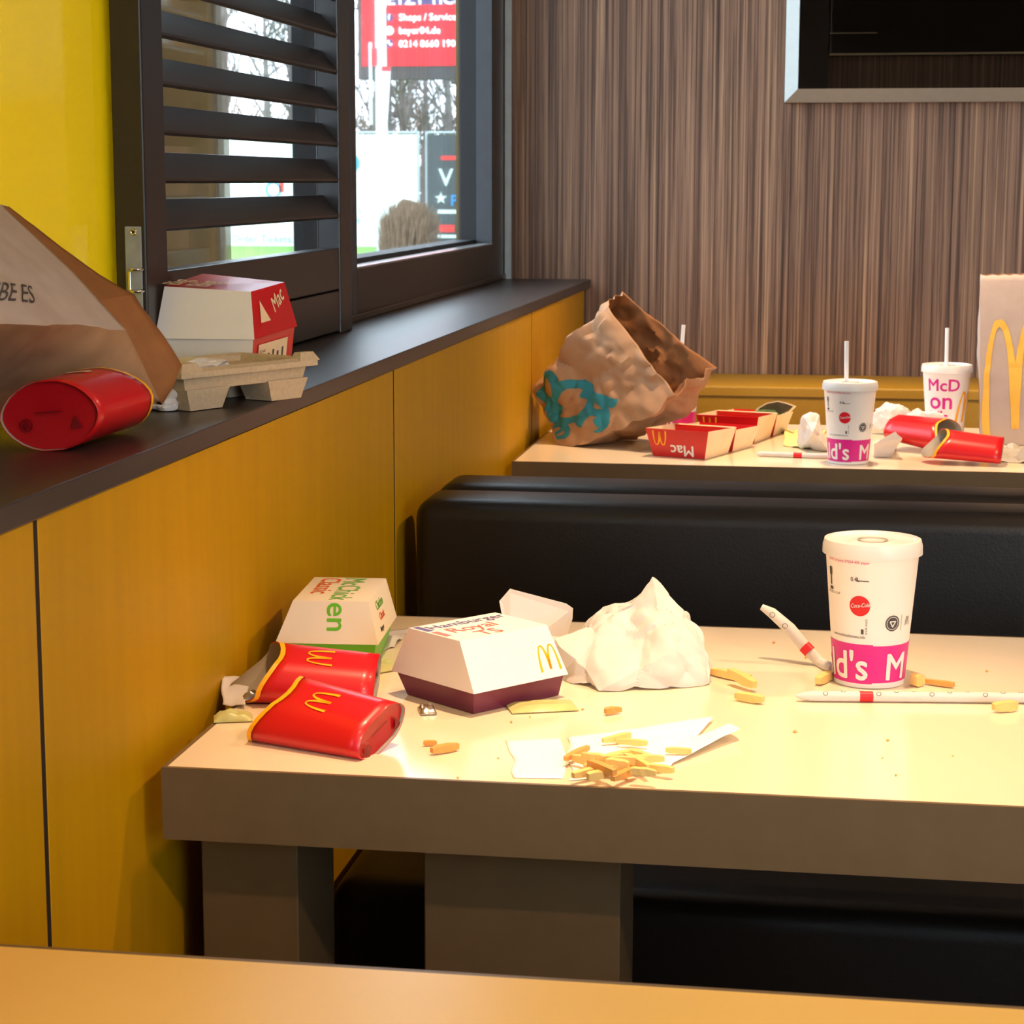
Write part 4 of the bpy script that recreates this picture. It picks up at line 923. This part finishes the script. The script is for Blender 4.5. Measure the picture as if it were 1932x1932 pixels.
sl = tube('sleeve', [p, p.lerp(q, .05), q], [.002, .0042, .0042], M_napk, t, 12); ringmark(sl, p.lerp(q, .52), p.lerp(q, .64), .0044, M_cocar)
# ------------------------------------------------------------------ fries
FRY = []
for k_ in range(5):
    rnd = random.Random(40+k_); v, f = [], []; n = 7
    for i in range(n):
        x = (i/(n-1)-.5); w = .5*(1-.28*abs(2*x)**4)*(1-.15*x*(k_-2)); yb_ = .25*(k_-2)*.35*(1-4*x*x)
        for (a, b) in ((-1, -1), (1, -1), (1, 1), (-1, 1)):
            v.append((x, yb_+a*w*rnd.uniform(.85, 1.05), b*w*rnd.uniform(.85, 1.05)))
    f = [(0, 3, 2, 1), tuple(range(4*n-4, 4*n))]+[(4*i+j, 4*i+(j+1) % 4, 4*i+4+(j+1) % 4, 4*i+4+j) for i in range(n-1) for j in range(4)]
    me = bpy.data.meshes.new('fry'); me.from_pydata(v, [], f)
    for p in me.polygons: p.use_smooth = False
    FRY.append(me)
FRYD = [m_.copy() for m_ in FRY]
for m_ in FRY: m_.materials.append(M_fry)
for m_ in FRYD: m_.materials.append(M_fryd)
nf = 0
def fry(label, p0, p1, th=.0075, dark=False, group=None, z0=0., z1=None):
    global nf
    a, b = (at(*p0, z=TZ+th/2+.0008+z0), at(*p1, z=TZ+th/2+.0008+(z0 if z1 is None else z1)))
    L_ = (b-a).length; x = (b-a).normalized(); y = Vector((0, 0, 1)).cross(x).normalized(); z = x.cross(y)
    o = bpy.data.objects.new('french_fry', (FRYD if dark else FRY)[nf % 5]); COL.objects.link(o); nf += 1
    M_ = Matrix((x*L_, y*th*.95, z*th*.95)).transposed().to_4x4(); M_.translation = (a+b)/2; o.matrix_world = M_
    o['label'] = label; o['category'] = 'french fry'
    if group: o['group'] = group
    return o
fry('single golden fry with another fry resting across it', (1338, 1264), (1414, 1280))
fry('short golden fry lying across the longer fry', (1376, 1266), (1424, 1292), .0085, False, None, .0074, .002)
fry('single pale fry lying apart between the fry pair and the long wrapped straw', (1388, 1312), (1440, 1320), .0075)
fry('short fry tucked against the foot of the lidded cup without a straw', (1543, 1285), (1572, 1270), .008)
fry('thick upright fry stub in the shadow of the cup', (1724, 1284), (1741, 1281), .011)
fry('thin browned fry beyond the thick fry stub', (1744, 1284), (1800, 1292), .005, True)
fry('folded pale fry leaning on the long wrapped straw', (1874, 1334), (1918, 1330), .0085)
fry('tapered brown fry in front of the plum burger box', (814, 1416), (864, 1407), .0065, True)
fry('tiny brown fry end beside the tapered fry', (799, 1402), (824, 1401), .004, True)
fry('small fry crumb cluster in front of the crumpled wrapper', (1142, 1342), (1172, 1338), .006, True)
G = 'french fries heaped on the white paper bag'
rnd = random.Random(3)
for k, (u, v) in enumerate(((1163, 1392), (1192, 1400), (1088, 1421), (1172, 1424), (1206, 1424), (1128, 1440), (1152, 1450), (1178, 1460), (1128, 1462), (1222, 1432), (1238, 1448), (1104, 1434), (1196, 1444), (1112, 1456), (1214, 1456), (1150, 1430), (1184, 1434), (1136, 1448), (1165, 1440), (1200, 1436), (1120, 1428), (1280, 1416))):
    an = rnd.uniform(-.9, .9); l_ = rnd.uniform(20, 36)
    fry('golden french fry in the small heap on the white paper bag', (u-l_*math.cos(an), v-l_*.42*math.sin(an)), (u+l_*math.cos(an), v+l_*.42*math.sin(an)), rnd.uniform(.0048, .0066), k % 5 == 2, G, .0035+(.004 if k > 13 and k != 21 else 0))
V, F = [], []
for (u, v) in ((965, 1362), (1000, 1352), (864, 1467), (1500, 1380), (1665, 1430), (1690, 1462), (1798, 1426), (1460, 1212), (1862, 1266), (1675, 1396), (1380, 1380), (1340, 1384), (990, 1332), (1100, 1338), (1520, 1240), (940, 1430)):
    c = at(u, v, z=TZ+.001); r_ = random.uniform(.0008, .0018); b_ = len(V)
    V += [c+Vector((r_*x*random.uniform(.7, 1.6), r_*y, r_*.8*z_)) for x, y, z_ in ((1, 0, 0), (-1, 0, 0), (0, 1, 0), (0, -1, 0), (0, 0, 1), (0, 0, -1))]
    F += [tuple(b_+i for i in q) for q in ((0, 2, 4), (2, 1, 4), (1, 3, 4), (3, 0, 4), (2, 0, 5), (1, 2, 5), (3, 1, 5), (0, 3, 5))]
o = mk('crumbs', V, F, M_fryd, None, origin=(0, 1.7, TZ)); tag(o, 'scattered brown crumbs on the table with the white burger box', 'crumbs'); o['kind'] = 'stuff'
# ------------------------------------------------------------------ rest of the far table
def W2(u, v, y): p = at(u, v, y=y); return p
hull_wad('napkin', 'pointed crumpled white napkin behind the strawed cup', 'napkin', [at(1514, 784, y=3.46), at(1528, 777, y=3.46), at(1545, 786, y=3.45), at(1552, 820, y=3.43), at(1566, 852, z=TZ+.001), at(1512, 846, z=TZ+.001), at(1508, 800, y=3.46), at(1500, 838, z=TZ+.001), at(1545, 835, z=TZ+.001), at(1535, 815, y=3.40)], TZ, 21., .003, 30, 4, notch=((at(1508, 815, y=3.45), .025, .010),))
c = at(1682, 820, z=TZ); wad('napkin', 'rounded crumpled white napkin behind the red carton with the open mouth', 'napkin', (c.x+.0, 3.70), (.035, .03, .036), 22, TZ, sub=4)
c = at(1742, 820, z=TZ); wad('napkin', 'crumpled white napkin in front of the cup with large magenta lettering', 'napkin', (c.x-.01, 3.585), (.040, .022, .036), 23, TZ, peaks=(((.9, 0, .6), .3, .7),), sub=4)
hull_wad('napkin', 'small crumpled white napkin between the strawed cup and a red carton', 'napkin', [at(1648, 838, y=3.36), at(1690, 812, y=3.36), at(1702, 826, y=3.36), at(1682, 862, z=TZ+.001), at(1648, 862, z=TZ+.001), at(1660, 845, z=TZ+.001), at(1690, 845, z=TZ+.001)], TZ, 24., .0022, 34, 4)
sheet('wrapper_sheet', 'pale yellow wrapper sheet lying behind the pointed napkin', 'wrapper', [at(1480, 842, z=TZ), at(1530, 850, z=TZ), at(1560, 815, z=TZ), at(1478, 812, z=TZ)], 14, .012, 24, 12., mt=mat('pale_yellow_paper', (236, 222, 150), .7, .06, 40))
sheet('napkin', 'creased white napkin at the end of the red carton by the tall bag', 'napkin', [at(1852, 862, z=TZ), at(1888, 864, z=TZ), at(1900, 846, z=TZ), at(1840, 842, z=TZ)], 12, .012, 30, 14., lifts=(0, 0, .004, .014))
sheet('wrapper_sheet', 'crumpled grey wrapper in front of the tall pale bag', 'wrapper', [at(1880, 872, z=TZ), at(1960, 876, z=TZ), at(1960, 850, z=TZ), at(1890, 846, z=TZ)], 14, .014, 30, 15., mt=mat('grey_wrapper', (170, 164, 150), .5, .1, 40))
# contents of the second opened box
c = ob2.location
t = thing('dip_tub_lid', 'curled foil lid with brown smear standing in the opened red box', 'lid', (-.10, 3.69, TZ+.03))
loop = [at(u, v, y=3.66) for u, v in ((1420, 783), (1428, 770), (1446, 760), (1468, 756), (1486, 760), (1502, 766), (1492, 776), (1474, 784), (1450, 788))]
loop2 = [p+Vector((.0, .010, -.002)) for p in loop]; nL = len(loop)
mk('foil', loop+loop2, [tuple(range(nL))[::-1], tuple(range(nL, 2*nL))]+[(i, (i+1) % nL, nL+(i+1) % nL, nL+i) for i in range(nL)], M_label, t)
cc = sum(loop, Vector())/nL; mk('smear', [cc+(p-cc)*.86+Vector((0, -.0008, 0)) for p in loop], [tuple(range(nL))[::-1]], M_sauce, t)
lt = [at(u, v, y=3.64) for u, v in ((1406, 786), (1416, 777), (1440, 772), (1462, 774), (1472, 784), (1460, 790), (1425, 791))]; nL = len(lt); lt2 = [p+Vector((0, .014, -.006)) for p in lt]
o = mk('lettuce_leaf', lt+lt2, [tuple(range(nL))[::-1], tuple(range(nL, 2*nL))]+[(i, (i+1) % nL, nL+(i+1) % nL, nL+i) for i in range(nL)], M_lettuce, None, origin=(lt[0].x, 3.64, TZ+.02)); tag(o, 'pale green lettuce scrap in the second opened red box', 'lettuce')
# ------------------------------------------------------------------ cup carrier on the sill
P0, P1 = at(342, 705, z=1.0235), at(594, 679, z=1.0235)
ax_ = (P1-P0).normalized(); bx = Vector((-ax_.y, ax_.x, 0)); Lt = (P1-P0).length; Wt = .098
def TP(a, b, z): return Vector((P0.x, P0.y, 0))+ax_*(a*Lt)+bx*(b*Wt)+Vector((0, 0, z))
t = thing('cup_carrier', 'grey-brown moulded pulp cup carrier on the window sill', 'cup carrier', TP(.5, .5, ZS))
zr = 1.0235
bm_v, bm_f = [], []
def ringq(a0, b0, a1, b1, z): return [TP(a0, b0, z), TP(a1, b0, z), TP(a1, b1, z), TP(a0, b1, z)]
rings = [ringq(-.01, -.02, 1.01, 1.02, zr-.005), ringq(-.01, -.02, 1.01, 1.02, zr), ringq(.02, .04, .98, .96, zr+.003), ringq(.05, .10, .95, .90, zr+.001), ringq(.08, .15, .92, .85, zr-.014)]
v = [p for q in rings for p in q]; f = [(4*k+i, 4*k+(i+1) % 4, 4*k+4+(i+1) % 4, 4*k+4+i) for k in range(4) for i in range(4)]
o = mk('rim', v, f, M_pulp, t); md = o.modifiers.new('pulp', 'SOLIDIFY'); md.thickness = .002; md.offset = -1
q0 = ringq(.05, .05, .93, .95, zr-.017); q1 = ringq(.03, .03, .95, .97, zr-.004)
hexa('tray_wall', q0, q1, M_pulp, t)
for a in (.20, .80):
    for b in (.22, .78):
        lo_ = [TP(a+x*.115, b+y*.17, ZS+.0008) for x, y in ((-1, -1), (1, -1), (1, 1), (-1, 1))]; hi_ = [TP(a+x*.155, b+y*.20, zr-.016) for x, y in ((-1, -1), (1, -1), (1, 1), (-1, 1))]
        hexa('foot', lo_, hi_, M_pulp, t)
for a in (.02, .90):
    hexa('corner_tab', ringq(a-.03, -.02, a+.13, .12, zr), ringq(a, .02, a+.10, .10, zr+.008), M_pulp, t)
# napkins on the sill
c = TP(.38, .45, 0); wad('napkin', 'crumpled white napkin stuffed into the cup carrier', 'napkin', (c.x, c.y), (.034, .028, .013), 31, zr-.012, sub=4)
c = at(330, 768, z=ZS); wad('napkin', 'torn white napkin under the edge of the cup carrier', 'napkin', (c.x+.002, c.y-.03), (.020, .016, .010), 32, ZS, peaks=(((.5, -.2, 1), .8, .8), ((-1, -.3, -.2), .6, .6)), sub=4)
